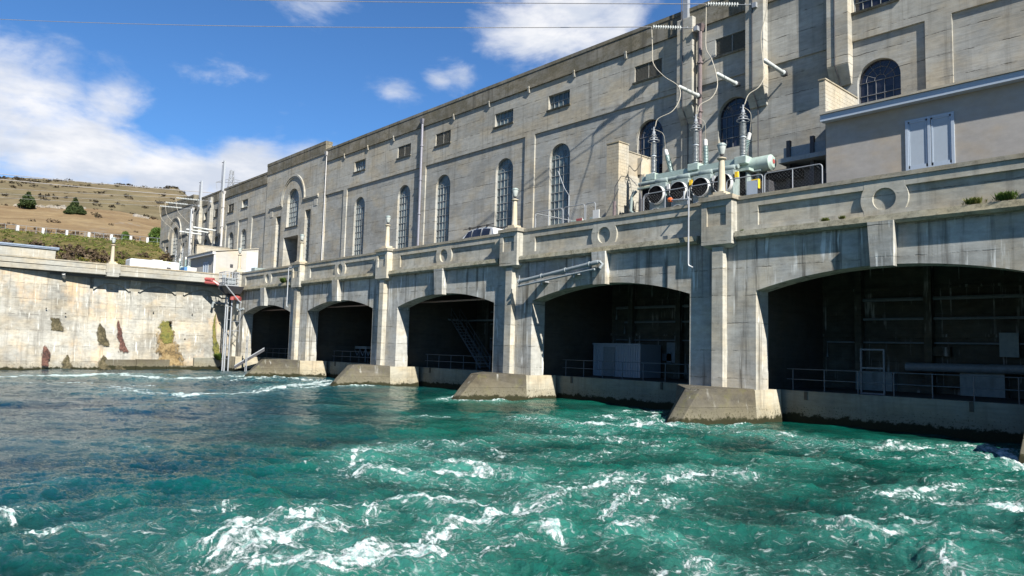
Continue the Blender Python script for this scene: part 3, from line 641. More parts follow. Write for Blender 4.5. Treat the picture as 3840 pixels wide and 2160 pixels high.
# railing in each arch
for x in bays:
    rl = thing('gallery_railing', {0: 'thin steel railing on the ledge inside the nearest arch', -15: 'thin steel railing in the arch with the white container', -30: 'thin steel railing in the arch with the steel stairs', -45: 'thin steel railing in the arch with the trestle table', -60: 'thin steel railing in the farthest arch beside the sloping ramp', 15: 'thin steel railing in the arch at the right edge of view'}[x], 'railing', (x, 2.72, 1.45), 'railings inside the arches')
    for k in range(8):
        p_ = MB(); xx = x - 5.3 + k * 1.52; p_.tube([(xx, 2.72, 1.45), (xx, 2.72, 2.47)], .024, 6); p_.build('post', M_RAILD, rl)
    for z in (1.98, 2.47):
        p_ = MB(); p_.tube([(x - 5.6, 2.72, z), (x + 5.6, 2.72, z)], .02, 6); p_.build('rail', M_RAILD, rl)

# ------------------------------------------------------------------ lamps along the parapet
def lamp(name, label, loc):
    o = thing(name, label, 'lamp post', loc, 'stone lamp posts along the parapets'); L = Vector(loc)
    b = MB(); b.box(L.x - .48, L.x + .48, L.y - .40, L.y + .40, L.z, L.z + .13); b.box(L.x - .30, L.x + .30, L.y - .30, L.y + .30, L.z + .131, L.z + .27); b.build('plinth', M_LAMPST, o)
    b = MB(); b.lathe([(.27, .20), (.30, .185), (.6, .18), (1.2, .165), (1.86, .135), (1.88, .18), (1.93, .23), (1.97, .23), (2.0, .14), (2.02, .10)], L, n=14); b.build('column', M_LAMPST, o, smooth=True)
    b = MB(); b.lathe([(2.02, .05), (2.10, .05), (2.12, .10), (2.16, .11)], L, n=12); b.build('collar', M_DARKST, o)
    b = MB(); b.lathe([(2.16, .11), (2.2, .14), (2.56, .21), (2.58, .21)], L, n=14); b.build('lantern', M_GLASSL, o, smooth=True)
    b = MB(); b.lathe([(2.58, .235), (2.63, .235), (2.64, .20), (2.70, .18), (2.71, .03)], L, n=14); b.build('lantern_cap', M_GREYG, o)
    return o
lp = lamp('lamp_post', 'stone lamp post on the parapet in front of the transformer radiators', (-7.5, -.03, 10.66))
for x, lab in ((-22.5, 'stone lamp post on the parapet beside the white car'), (-37.5, 'stone lamp post on the parapet between two tall arched windows'), (-52.5, 'stone lamp post on the parapet in front of the dark doorway'), (-67.5, 'stone lamp post behind the access cage at the corner of the river walls'), (7.5, 'stone lamp post on the parapet beyond the right edge of view')):
    dup(lp, (x, -.03, 10.66), lab)
dup(lp, (-68.75, -12.3, 10.42), 'stone lamp post alone on the side river wall in front of the hillside')
# ------------------------------------------------------------------ powerhouse
ph = thing('powerhouse', 'long tall grey concrete powerhouse with two stepped entrance bays and rows of arched windows', 'power station', (-40, YB, 9.6))
def wall(b, x0, x1, z0, z1, ops, yf, dep, back=True):
    """front face at y=yf with openings (xc, w, zb, zt, arched); reveals go dep deep"""
    ops = sorted(ops, key=lambda o: o[0]); cur = x0
    for xc, w_, zb, zt, ar in ops:
        l, r_ = xc - w_ / 2, xc + w_ / 2
        if l > cur: b.face([(cur, yf, z0), (l, yf, z0), (l, yf, z1), (cur, yf, z1)])
        if zb > z0: b.face([(l, yf, z0), (r_, yf, z0), (r_, yf, zb), (l, yf, zb)])
        y2 = yf + dep; b.face([(l, yf, zb), (l, y2, zb), (r_, y2, zb), (r_, yf, zb)])
        if ar:
            rr_ = w_ / 2; zs = zt - rr_; N = 20; pts = [(xc - rr_ * math.cos(math.pi * i / N), zs + rr_ * math.sin(math.pi * i / N)) for i in range(N + 1)]
            for p, q in zip(pts[:-1], pts[1:]):
                b.face([(p[0], yf, p[1]), (q[0], yf, q[1]), (q[0], yf, z1), (p[0], yf, z1)]); b.face([(p[0], yf, p[1]), (p[0], y2, p[1]), (q[0], y2, q[1]), (q[0], yf, q[1])])
        else:
            zs = zt
            if zt < z1: b.face([(l, yf, zt), (r_, yf, zt), (r_, yf, z1), (l, yf, z1)])
            b.face([(l, yf, zt), (l, y2, zt), (r_, y2, zt), (r_, yf, zt)])
        b.face([(l, yf, zb), (l, y2, zb), (l, y2, zs), (l, yf, zs)]); b.face([(r_, yf, zb), (r_, y2, zb), (r_, y2, zs), (r_, yf, zs)])
        cur = r_
    if cur < x1: b.face([(cur, yf, z0), (x1, yf, z0), (x1, yf, z1), (cur, yf, z1)])
WD = .26; RC = .12
panels = [(-59.6, -45.7), (-44.64, -30.75), (-29.63, -15.7), (-14.6, -1.02), (.2, 14.1), (15.3, 29.5)]
big = []; small = []
for k in range(6):
    for j, base in enumerate((-56.9, -48.35)):
        xc = base + 15 * k; zb = 10.6
        if xc > -14: zb = 15.86 if xc < -10 else 10.6
        if abs(xc + 18.35) < .1: zb = 14.0
        (big.append((xc, 2.2, zb, 19.02, True)) if xc < 0 else None); small.append((xc - .1, 2.3, 21.9, 23.06, False, (j + k) % 2 == 0))
fbig = [(-103.5, 2.0, 12.0, 18.9, True), (-98.9, 2.0, 12., 18.9, True), (-93.1, 1.9, 11., 18.9, True), (-88.5, 1.9, 11., 18.9, True)]
fsmall = [(-103.4, 2.1, 21.9, 23.05, False, True), (-98.9, 2.1, 21.9, 23.05, False, False), (-93.4, 2.1, 21.9, 23.05, False, False), (-88.3, 2.1, 21.9, 23.05, False, True)]
fpan = [(-108.6, -97.2), (-95.0, -91.5), (-90.3, -86.95), (-85.56, -81.2)]
def facade_section(x0, x1, pans, bigs, smalls, extra=()):
    for (a, c) in pans:
        b = MB(); ops = [o[:5] for o in bigs if a < o[0] < c]; wall(b, a, c, 9.6, 20.3, ops, YB + RC, WD); b.build('recessed_panel', M_WALL2, ph)
    b = MB(); cur = x0
    for (a, c) in list(pans) + [(x1, x1)]:
        if a > cur: b.box(cur, a, YB, YB + .4, 9.6, 20.3)
        cur = c
    wall(b, x0, x1, 20.3, 24.2, [o[:5] for o in smalls], YB, WD); b.face([(x0, YB, 20.3), (x1, YB, 20.3), (x1, YB + .4, 20.3), (x0, YB + .4, 20.3)])
    b.build('wall', M_WALL, ph)
    b = MB(); b.box(x0, x1, YB - .13, YB + .5, 24.2, 25.45); b.box(x0, x1, YB - .17, YB + .55, 25.452, 25.7); b.build('parapet', M_CORN, ph)
facade_section(-64.7, 30, [(-64.55, -60.35)] + panels, big, small)
facade_section(-109.3, -80.85, fpan, fbig, fsmall)
# towers
def tower(x0, x1, xc, full=True):
    yf = YB - .10
    ops = [(xc, 3.2, 17.5, 22.27, True), (xc - 3.95, 1.42, 12.4, 19.22, False), (xc + 4.2, 1.5, 12.2, 19.1, False)]
    b = MB(); wall(b, x0, xc - 2.1, 9.6, 25.2, [ops[1]], yf, WD + .1); wall(b, xc + 1.9, x1, 9.6, 25.2, [ops[2]], yf, WD + .1)
    wall(b, xc - 2.1, xc + 1.9, 16.6, 25.2, [ops[0]], yf, WD + .1); wall(b, xc - 2.1, xc + 1.9, 9.6, 16.6, [(xc - .1, 3.98, 9.6, 16.25, False)], yf, 2.2)
    b.face([(x0, yf, 9.6), (x0, YB + .4, 9.6), (x0, YB + .4, 25.2), (x0, yf, 25.2)]); b.face([(x1, yf, 9.6), (x1, YB + .4, 9.6), (x1, YB + .4, 25.2), (x1, yf, 25.2)])
    b.build('wall', M_WALL, ph)
    b = MB(); b.box(x0, x1, yf - .08, YB + .6, 25.2, 26.35); b.box(x0 - .03, x1 + .03, yf - .11, YB + .65, 26.352, 26.72); b.build('parapet', M_CORN, ph)
    # raised arch moulding with side ledges
    b = MB(); N = 36
    for r0, r1, pr in ((2.92, 3.10, .10), (3.12, 3.34, .17)):
        for i in range(N):
            a_, c_ = math.pi * i / N, math.pi * (i + 1) / N
            P = [(xc - r * math.cos(a), 20.66 + r * math.sin(a)) for a, r in ((a_, r0), (c_, r0), (c_, r1), (a_, r1))]
            b.extrude_xz(P, yf - pr, yf + .01)
    for sx in (-1, 1):
        xa, xb = sorted((xc + sx * 2.92, xc + sx * 6.75)); b.box(xa, xb, yf - .10, yf + .01, 20.28, 20.46); b.box(xa, xb, yf - .17, yf + .01, 20.462, 20.66)
        xa, xb = sorted((xc + sx * 5.7, xc + sx * 6.5)); b.box(xa, xb, yf - .05, yf + .01, 19.35, 20.2)
    b.build('arch_moulding', M_WALL, ph)
    return yf
xt = -72.8; yt = tower(-80.85, -64.7, xt); tower(-126, -109.3, -117.8)
b = MB(); b.box(-126, 30, YB + 3.2, YB + 19, 0, 24.9); b.box(-126, 30, YB + .42, YB + 19, 24.91, 25.15); b.box(-80.9, -64.7, YB + .7, YB + 19, 25.16, 26.3); b.box(-126, -109.3, YB + .7, YB + 19, 25.16, 26.3); b.build('roof_block', M_CORN, ph)
# doorway of the near entrance bay
b = MB(); b.box(xt - 2.1, xt + 1.9, yt + 2.21, yt + 2.3, 9.6, 16.3); b.build('doorway', M_DARKIN, ph)
# window builder: frame bars plus panes
FULL = [o for o in big if -36 < o[0] < -1][:6]
def window(op, y, glassm, indiv, ncol, dz, bar=M_MUNT, arched=True, name='window'):
    xc, w_, zb, zt = op[:4]; rr_ = w_ / 2; zs = zt - rr_ if arched else zt
    f = MB(); T = .022; l, r_ = xc - rr_, xc + rr_
    f.box(l, l + .05, y - .05, y + .02, zb, zs); f.box(r_ - .05, r_, y - .05, y + .02, zb, zs); f.box(l, r_, y - .05, y + .02, zb, zb + .06)
    xs = [l + w_ * i / ncol for i in range(ncol + 1)]; nr = max(1, round((zs - zb) / dz)); zr = [zb + (zs - zb) * i / nr for i in range(nr + 1)]
    for x_ in xs[1:-1]: f.box(x_ - T / 2, x_ + T / 2, y - .045, y + .01, zb, zs)
    for i, z_ in enumerate(zr[1:]): tk = T if (i % 2) else T * 1.9; f.box(l, r_, y - .052, y + .01, z_ - tk / 2, z_ + tk / 2)
    if arched:
        for rad in (.27 * rr_, .66 * rr_, .985 * rr_):
            N = 18
            for i in range(N):
                a_, c_ = math.pi * i / N, math.pi * (i + 1) / N
                f.tube([(xc - rad * math.cos(a_), y - .02, zs + rad * math.sin(a_)), (xc - rad * math.cos(c_), y - .02, zs + rad * math.sin(c_))], T * .6, 4, caps=False)
        for k in range(1, 6):
            a_ = math.pi * k / 6; f.tube([(xc - .27 * rr_ * math.cos(a_), y - .02, zs + .27 * rr_ * math.sin(a_)), (xc - rr_ * .98 * math.cos(a_), y - .02, zs + .98 * rr_ * math.sin(a_))], T * .6, 4, caps=False)
    fr = f.build(name, bar, ph)
    def pane(x0, x1, z0, z1):
        p = MB(); tl = rng.uniform(-.006, .006, 2)
        p.face([(x0, y + tl[0], z0), (x1, y - tl[0], z0), (x1, y - tl[0] + tl[1], z1), (x0, y + tl[0] + tl[1], z1)]); return p
    if indiv:
        for i in range(ncol):
            for j in range(nr): pane(xs[i] + T / 2, xs[i + 1] - T / 2, zr[j] + T / 2, zr[j + 1] - T / 2).build('pane', glassm, fr)
    else:
        p = MB()
        for i in range(ncol):
            for j in range(nr):
                q = pane(xs[i], xs[i + 1], zr[j], zr[j + 1]); k = len(p.v); p.v += q.v; p.f += [tuple(a + k for a in ff) for ff in q.f]; p.m += q.m
        p.build('panes', glassm, fr, kind='stuff')
    if arched:
        p = MB(); N = 16; prev = None
        for i in range(N):
            a_, c_ = math.pi * i / N, math.pi * (i + 1) / N
            p.face([(xc, y + .002, zs), (xc - rr_ * math.cos(a_), y + .002, zs + rr_ * math.sin(a_)), (xc - rr_ * math.cos(c_), y + .002, zs + rr_ * math.sin(c_))])
        p.build('fanlight_pane', glassm, fr)
    return fr
def sill(xc, w_, z, y, m=M_CORN):
    b = MB(); b.hexa([(xc - w_ / 2 - .12, y - .10, z - .12), (xc + w_ / 2 + .12, y - .10, z - .12), (xc + w_ / 2 + .12, y + .1, z - .12), (xc - w_ / 2 - .12, y + .1, z - .12)], [(xc - w_ / 2 - .12, y - .13, z - .02), (xc + w_ / 2 + .12, y - .13, z - .02), (xc + w_ / 2 + .12, y + .1, z), (xc - w_ / 2 - .12, y + .1, z)]); b.build('sill', m, ph)
for o in big:
    if o[0] > 16: continue
    dark = o[0] > -20
    ind = -35 < o[0] < -25 or abs(o[0] + 41.9) < .1 or abs(o[0] + 48.35) < .1
    window(o, YB + RC + WD, M_PANED if dark else M_PANE, ind, 5, .66 * (1 if not dark else 1.1), bar=M_MUNTD if dark else M_MUNT)
for o in fbig: window(o, YB + RC + WD, M_PANE, False, 5, .62)
def louvre(xc, w_, zb, zt):
    f = MB(); y = YB + .13; f.box(xc - .03, xc + .03, y - .07, y, zb, zt); f.box(xc - w_ / 2, xc + w_ / 2, y + .06, y + .09, zb, zt); fr = f.build('louvre', M_LOUV, ph)
    n = 13
    for k in range(n):
        z_ = zb + (zt - zb) * (k + .5) / n; q = MB()
        for s_ in (-1, 1):
            xa, xb = sorted((xc + s_ * .035, xc + s_ * (w_ / 2 - .01))); q.hexa([(xa, y - .06, z_ - .035), (xb, y - .06, z_ - .035), (xb, y + .03, z_ + .02), (xa, y + .03, z_ + .02)], [(xa, y - .06, z_ - .02), (xb, y - .06, z_ - .02), (xb, y + .03, z_ + .035), (xa, y + .03, z_ + .035)])
        q.build('slat', M_LOUV, fr)
for xc, w_, zb, zt, _, isg in small + fsmall:
    if xc > 16: continue
    if isg: window((xc, w_, zb, zt), YB + WD, M_PANED if xc > -5 else M_PANE, False, 5, .58, arched=False)
    else: louvre(xc, w_, zb, zt)
    sill(xc, w_, zb, YB)
for xc0 in (xt, -117.8):
    window((xc0, 3.2, 17.5, 22.27), yt + WD + .1, M_PANE, False, 7, .6); sill(xc0, 3.2, 17.5, yt)
    window((xc0 - 3.95, 1.42, 12.4, 19.22), yt + WD + .1, M_PANE, False, 4, .55, arched=False); window((xc0 + 4.2, 1.5, 12.2, 19.1), yt + WD + .1, M_PANE, False, 4, .55, arched=False)
# scuppers under the roof parapet
for k in range(-60, 25, 5):
    x_ = k - .35
    if abs(x_ + 45.3) < 1 : continue
    b = MB(); b.hexa([(x_ - .08, YB - .12, 23.85), (x_ + .08, YB - .12, 23.85), (x_ + .08, YB, 23.85), (x_ - .08, YB, 23.85)], [(x_ - .09, YB - .22, 24.35), (x_ + .09, YB - .22, 24.35), (x_ + .09, YB, 24.35), (x_ - .09, YB, 24.35)]); b.build('scupper', M_WALL, ph)
# downpipes with hoppers
def downpipe(x_, ztop, zbot, mat, r_=.10, y=YB - .16):
    b = MB(); b.tube([(x_, y, ztop), (x_, y, zbot)], r_, 8); o = b.build('downpipe', mat, ph)
    b = MB(); b.hexa([(x_ - .14, y - .12, ztop - .1), (x_ + .14, y - .12, ztop - .1), (x_ + .14, y + .15, ztop - .1), (x_ - .14, y + .15, ztop - .1)], [(x_ - .24, y - .22, ztop + .35), (x_ + .24, y - .22, ztop + .35), (x_ + .24, y + .2, ztop + .35), (x_ - .24, y + .2, ztop + .35)]); b.build('hopper', mat, o)
    for k in range(4): z_ = zbot + (ztop - zbot) * (k + .7) / 4.4; b = MB(); b.lathe([(0, r_ * 1.5), (.1, r_ * 1.5)], (x_, y, z_), n=8); b.build('bracket', mat, o)
downpipe(-45.2, 24.6, 10, M_DPIPE, .12); downpipe(-64.45, 25.0, 10, M_DPIPEW, .06, YB - .15); downpipe(-95.65, 24.9, 12, M_DPIPEW, .16, YB - .3); downpipe(-14.1, 23.9, 9.8, M_BROWNP, .13, YB - .28); downpipe(-108.3, 24.0, 12, M_DPIPEW, .16, YB - .5)
# wall pilasters that carry the line masts
def wallpil(xc, w_=1.2, e=.50, ztop=25.0):
    b = MB(); x0, x1 = xc - w_ / 2, xc + w_ / 2
    b.box(x0, x1, YB - e, YB + .1, 19.0, ztop)
    b.hexa([(x0 + .05, YB - .02, 17.95), (x1 - .05, YB - .02, 17.95), (x1 - .05, YB + .1, 17.95), (x0 + .05, YB + .1, 17.95)], [(x0, YB - e, 18.998), (x1, YB - e, 18.998), (x1, YB + .1, 18.998), (x0, YB + .1, 18.998)])
    o = b.build('wall_pilaster', M_WALL, ph, bevel=.03)
    c_ = MB(); c_.tube([(xc - .12, YB - e - .03, ztop), (xc - .12, YB - e - .03, 19.0), (xc, YB - .05, 17.9), (xc, YB - .03, 13)], .03, 6); c_.build('conduit', M_DARKST, o)
for xc, zt in ((-15.15, 24.95), (-10.2, 27.5), (-5.25, 27.5), (-96.5, 25.2), (-101.1, 25.0), (-105.9, 25.2)): wallpil(xc, ztop=zt)
def mast(x_, z0, z1, lab):
    o = thing('line_mast', lab, 'mast', (x_, YB - .25, z0), 'steel line masts on the roof edge'); b = MB(); b.hexa([(x_ - .2, YB - .4, z0), (x_ + .2, YB - .4, z0), (x_ + .2, YB - .1, z0), (x_ - .2, YB - .1, z0)], [(x_ - .15, YB - .36, z1), (x_ + .15, YB - .36, z1), (x_ + .15, YB - .12, z1), (x_ - .15, YB - .12, z1)]); b.build('pole', M_STEEL, o)
    b = MB(); b.tube([(x_ - .24, YB - .45, z1 - .6), (x_ - .24, YB - .45, z0)], .03, 5); b.box(x_ - .4, x_ - .1, YB - .5, YB - .3, z1 - .35, z1 - .28); b.build('earth_rod', M_DARKST, o)
mast(-15.2, 24.95, 31.5, 'pale steel mast rising above the roof edge over the transformer'); mast(-96.4, 25.2, 30.0, 'taller pale steel mast on the far roof edge in front of the lattice pylon'); mast(-105.8, 25.2, 28.4, 'shorter pale steel mast at the far end of the roof edge')

# ------------------------------------------------------------------ annexes
def annex(name, lab, x0, x1, y0, zr0, zr1, win, mat, side=None):
    o = thing(name, lab, 'building', ((x0 + x1) / 2, (y0 + YB) / 2, 9.6))
    b = MB(); b.hexa([(x0, y0, 9.6), (x1, y0, 9.6), (x1, YB - .2, 9.6), (x0, YB - .2, 9.6)], [(x0, y0, zr0 - .02), (x1, y0, zr0 - .02), (x1, YB - .2, zr1 - .02), (x0, YB - .2, zr1 - .02)]); b.build('wall', mat, o)
    b = MB(); b.box(x0 - .1, x1 + .1, y0 - .42, y0 - .01, zr0 - .30, zr0 + .02); b.build('fascia', M_BLUEW if side is None else M_WHITE, o)
    b = MB(); b.hexa([(x0 - .12, y0 - .50, zr0 + .03), (x1 + .12, y0 - .50, zr0 + .03), (x1 + .12, YB - .21, zr1 + .03), (x0 - .12, YB - .21, zr1 + .03)], [(x0 - .12, y0 - .50, zr0 + .13), (x1 + .12, y0 - .50, zr0 + .13), (x1 + .12, YB - .21, zr1 + .13), (x0 - .12, YB - .21, zr1 + .13)]); b.build('roof', M_BLOCK, o)
    wx0, wx1, wz0, wz1 = win
    f = MB(); y = y0
    f.box(wx0, wx1, y - .05, y + .02, wz1 - .09, wz1); f.box(wx0, wx1, y - .05, y + .02, wz0, wz0 + .12)
    for x_ in (wx0, (wx0 + wx1) / 2 - .06, wx1 - .1): f.box(x_, x_ + .12, y - .055, y + .02, wz0, wz1)
    h = (wx1 - wx0) / 2
    for k in range(2):
        a = wx0 + .12 + k * (h - .03); c_ = a + h - .2
        f.box(a, a + .06, y - .035, y, wz0 + .12, wz1 - .09); f.box(c_ - .06, c_, y - .035, y, wz0 + .12, wz1 - .09); f.box(a, c_, y - .035, y, wz1 - .17, wz1 - .09); f.box(a, c_, y - .035, y, wz0 + .12, wz0 + .26)
    fr = f.build('window', M_BLUEW, o)
    for k in range(2):
        a = wx0 + .17 + k * (h - .03); p_ = MB(); p_.face([(a, y - .012, wz0 + .25), (a + h - .3, y - .012, wz0 + .25), (a + h - .3, y - .012, wz1 - .16), (a, y - .012, wz1 - .16)]); p_.build('pane', M_PANEB, fr)
    return o
an1 = annex('plastered_annex', 'low plastered annex with pale blue window and eaves at the right side of the powerhouse', -4.30, 30, 4.3, 15.0, 15.3, (-.62, 1.36, 11.6, 14.0), M_RENDER)
an2 = annex('white_annex', 'low white rendered annex with blue window before the far end of the powerhouse', -91.5, -82.2, 2.6, 14.45, 15.4, (-86.4, -84.6, 11.7, 13.4), M_RENDERW, side=1)
b = MB(); b.box(-82.32, -82.18, 2.4, 2.62, 9.6, 14.4); b.build('corner_post', M_WHITE, an2)
b = MB(); b.box(-82.199, -82.15, 6.6, 8.1, 9.7, 14.9); b.build('service_door', M_BLUEW, an2)
b = MB(); b.box(-82.199, -82.08, 4.5, 4.85, 12.7, 13.05); b.build('vent', M_DARKST, an2)
# ------------------------------------------------------------------ block fire walls
def blockwall(name, lab, boxes, stepcap=True):
    o = thing(name, lab, 'wall', ((boxes[0][0] + boxes[0][1]) / 2, boxes[0][2], 9.6)); n = 0; cache = {}
    for (x0, x1, y0, y1, z0, z1) in boxes:
        b = MB(); b.box(x0 + .012, x1 - .012, y0 + .012, y1 - .012, z0, z1 - .01); b.build('mortar_core', M_MORTAR, o)
        BL, BH, G = .40, .20, .010; rows = int((z1 - z0) / BH)
        for r_ in range(rows):
            z_ = z0 + r_ * BH; h = BH
            for face_ in ('f', 's'):
                L = (x1 - x0) if face_ == 'f' else (y1 - y0); pos = 0; off = (BL / 2 if r_ % 2 else 0)
                cuts = [0.] + [c_ for c_ in np.arange(off if off else BL, L - .05, BL)] + [L]
                for a, c_ in zip(cuts[:-1], cuts[1:]):
                    if n >= 296: break
                    wd = round(c_ - a - G, 3)
                    if wd < .04: continue
                    key = (face_, wd)
                    if key not in cache:
                        q = MB(); q.box(0, wd, 0, .03, 0, BH - G) if face_ == 'f' else q.box(-.03, 0, 0, wd, 0, BH - G); cache[key] = q.mesh('block', M_BLOCK)
                    j = float(rng.uniform(-.003, .003))
                    loc = (x0 + a + G / 2, y0 + j, z_ + G / 2) if face_ == 'f' else (x1 + j, y0 + a + G / 2, z_ + G / 2)
                    if face_ == 's' and z_ < 12.2: continue
                    instance(cache[key], 'block', o, loc); n += 1
            if n >= 296: break
    for (x0, x1, y0, y1, z0, z1) in boxes:
        b = MB(); b.box(x0 - .03, x1 + .03, y0 - .03, y1 + .02, z1 - .009, z1 + .06); b.build('coping', M_CAP, o)
    b = MB()
    for (x0, x1, y0, y1, z0, z1) in boxes: b.box(x1 - .02, x1 + .004, y0 + .02, y1 - .02, z0, min(z1 - .02, 12.2))
    b.build('lower_render', M_BLOCK, o)
    return o
fa = blockwall('block_fire_wall', 'stepped wall of cream concrete blocks left of the transformer', [(-18.45, -17.45, 4.15, 5.15, 9.66, 16.35), (-18.1, -17.55, 5.17, 8.2, 9.66, 15.95)])
b = MB(); b.box(-17.549, -17.1, 6.35, 6.95, 9.66, 14.6); b.box(-17.549, -17.3, 6.2, 7.1, 14.6, 15.7); b.build('buttress', M_BLOCK, fa)
fb = blockwall('block_fire_wall', 'thin sloping-topped block wall standing on the corner of the plastered annex', [(-4.66, -4.34, 4.35, 8.2, 15.1, 17.0)])
fc = blockwall('block_fire_wall', 'long block wall behind the far transformer beside the white annex', [(-93.0, -92.4, 3.6, 8.2, 9.66, 16.4)])
b = MB(); b.box(-108.3, -92.4, 5.6, 6.2, 9.66, 15.4); b.build('back_wall', M_BLOCK, fc)
# ------------------------------------------------------------------ transformer
def bushing_prof(z0, z1, r0, r1, rs, n):
    P = [(z0, r0 * 1.5), (z0 + .08, r0 * 1.5), (z0 + .09, r0)]
    zz = np.linspace(z0 + .16, z1 - .1, n)
    for k, z_ in enumerate(zz):
        r_ = r0 + (r1 - r0) * k / n; d = (zz[1] - zz[0]); P += [(z_, r_), (z_ + d * .12, r_ + rs), (z_ + d * .3, r_ + rs * .95), (z_ + d * .5, r_)]
    P += [(z1 - .06, r1), (z1 - .05, r1 * .8), (z1, r1 * .8)]
    return P
tr = thing('power_transformer', 'pale green transformer with four round fans and three tall ribbed bushings beside the block wall', 'transformer', (-12, 5, 9.66), 'station transformers')
b = MB(); b.box(-15.7, -8.6, 4.3, 7.0, 10.1, 13.0); b.box(-15.9, -8.4, 4.2, 7.1, 9.67, 10.08); b.build('tank', M_GREYG, tr, bevel=.04)
b = MB(); b.box(-15.6, -8.7, 4.21, 4.28, 9.9, 12.95); b.build('gap_shade_sheet', M_FAN, tr)  # black sheet added to paint the shade between the radiators
b = MB(); b.box(-15.9, -8.4, 4.1, 7.2, 13.0, 13.14); b.build('tank_lid', M_PALEP, tr)
fx_ = [-13.95, -12.42, -10.95, -9.55]
for k, x_ in enumerate(fx_):
    b = MB(); b.box(x_ - .60, x_ + .56, 3.55, 4.2, 9.9, 13.02); rad = b.build('radiator', M_GREYG, tr, bevel=.03)
    for z_ in (12.30, 10.95):
        b = MB(); N = 24; r_ = .54; b.lathe([(0, r_ * 1.02), (.24, r_ * 1.02), (.24, r_ * .975), (.02, r_ * .975)], (x_, 3.54, z_), (0, -1, 0), N); fan = b.build('fan_shroud', M_WHITE, rad, smooth=True)
        b = MB(); b.lathe([(.15, r_ * .97), (.16, r_ * .97)], (x_, 3.5, z_), (0, -1, 0), N); b.lathe([(.17, .11), (.22, .09)], (x_, 3.5, z_), (0, -1, 0), 12)
        for q in range(6):
            a = q * math.pi / 3 + .3; ca, sa = math.cos(a), math.sin(a)
            b.face([(x_ + ca * .1 - sa * .05, 3.27, z_ + sa * .1 + ca * .05), (x_ + ca * r_ * .92 - sa * .16, 3.28, z_ + sa * r_ * .92 + ca * .16), (x_ + ca * r_ * .92 + sa * .1, 3.25, z_ + sa * r_ * .92 - ca * .1), (x_ + ca * .1 + sa * .05, 3.26, z_ + sa * .1 - ca * .05)])
        b.build('fan', M_FAN, rad)
    b = MB(); b.lathe([(-.42, .13), (-.36, .17), (.36, .17), (.42, .13)], (x_ + .1, 3.8, 13.18), (1, 0, 0), 10); b.lathe([(0, .10), (.28, .10)], (x_ - .25, 3.8, 13.0), (0, 0, 1), 8); b.build('header_flange', M_GREYG, rad, smooth=True)
    b = MB(); b.box(x_ + .66, x_ + .84, 3.5, 3.62, 12.55, 12.85); b.build('valve_tag', M_YEL if k % 2 else M_WHITE, rad)
b = MB(); b.tube([(-15.6, 3.9, 13.24), (-8.9, 3.9, 13.24)], .13, 10); b.build('oil_header', M_GREYG, tr, smooth=True)
b = MB(); b.box(-15.7, -9.2, 4.28, 4.60, 13.62, 13.80); b.box(-15.7, -9.2, 4.28, 4.32, 13.5, 13.62); b.build('bus_beam', M_PALEP, tr)
b = MB(); b.lathe([(-.08, .30), (0, .40), (.02, .43), (4.9, .43), (4.92, .40), (5.02, .30)], (-12.45, 4.95, 13.42), (1, 0, 0), 24)
ct = b.build('conservator', M_PALEP, tr, smooth=True)
b = MB(); b.lathe([(0, .13), (.012, .13)], (-7.43, 4.95, 13.45), (1, 0, 0), 16); b.build('oil_gauge', M_RED, ct)
b = MB()
for x_ in (-12.0, -10.2, -8.3): b.box(x_ - .08, x_ + .08, 4.85, 5.05, 12.3, 13.05); b.box(x_ - .3, x_ + .3, 4.6, 5.3, 12.98, 13.06)
b.build('conservator_legs', M_GREYG, tr)
def bushing(x_, y_, zb, zt, lab=None):
    b = MB(); b.hexa([(x_ - .36, y_ - .32, zb - .42), (x_ + .36, y_ - .32, zb - .42), (x_ + .36, y_ + .32, zb - .42), (x_ - .36, y_ + .32, zb - .42)], [(x_ - .36, y_ - .32, zb), (x_ + .36, y_ - .32, zb), (x_ + .36, y_ + .32, zb), (x_ - .36, y_ + .32, zb)]); base = b.build('turret', M_PALEP, tr, bevel=.03)
    mid = zb + (zt - zb) * .36; H = zt - zb
    b = MB(); b.lathe([(p[0], p[1]) for p in bushing_prof(zb, mid, .115, .11, .075, 11)], (x_, y_, 0), n=16)
    b.lathe([(p[0], p[1]) for p in bushing_prof(mid + .02, zb + H * .70, .115, .09, .075, 11)], (x_, y_, 0), n=16); o = b.build('bushing', M_CERG, tr, smooth=True)
    b = MB()
    for rr2, z_ in ((.34, zb + H * .70), (.24, zb + H * .76), (.15, zb + H * .82)):
        pts = [(x_ + rr2 * math.cos(a), y_ + rr2 * math.sin(a), z_) for a in np.linspace(0, 2 * math.pi, 21)]; b.tube(pts, .022, 6, caps=False)
        for a in (0.3, 2.4, 4.5): b.tube([(x_, y_, z_ + .15), (x_ + rr2 * math.cos(a), y_ + rr2 * math.sin(a), z_)], .012, 4)
    b.build('corona_ring', M_STEEL, o)
    b = MB(); b.lathe([(zb + H * .72, .07), (zb + H * .84, .07), (zb + H * .85, .10), (zb + H * .9, .10), (zb + H * .91, .05), (zt, .045)], (x_, y_, 0), n=10); b.tube([(x_ - .16, y_, zt - .1), (x_, y_, zt - .16), (x_ + .10, y_, zt + .02)], .03, 6); b.build('terminal', M_STEEL, o)
for x_, zb in ((-15.0, 13.9), (-12.0, 14.0), (-8.98, 13.86)): bushing(x_, 4.5, zb, zb + 2.95)
def sidebush(p0, p1):
    p0, p1 = Vector(p0), Vector(p1); ax = p1 - p0; L = ax.length
    b = MB(); b.lathe([(0, .22), (.1, .22)] + bushing_prof(.11, L * .82, .13, .11, .045, 17), p0, ax, 16); o = b.build('surge_arrester', M_CERT, tr, smooth=True)
    b = MB(); b.lathe([(L * .82, .125), (L * .98, .115), (L, .05)], p0, ax, 14); b.build('cap', M_WHITE, o, smooth=True)
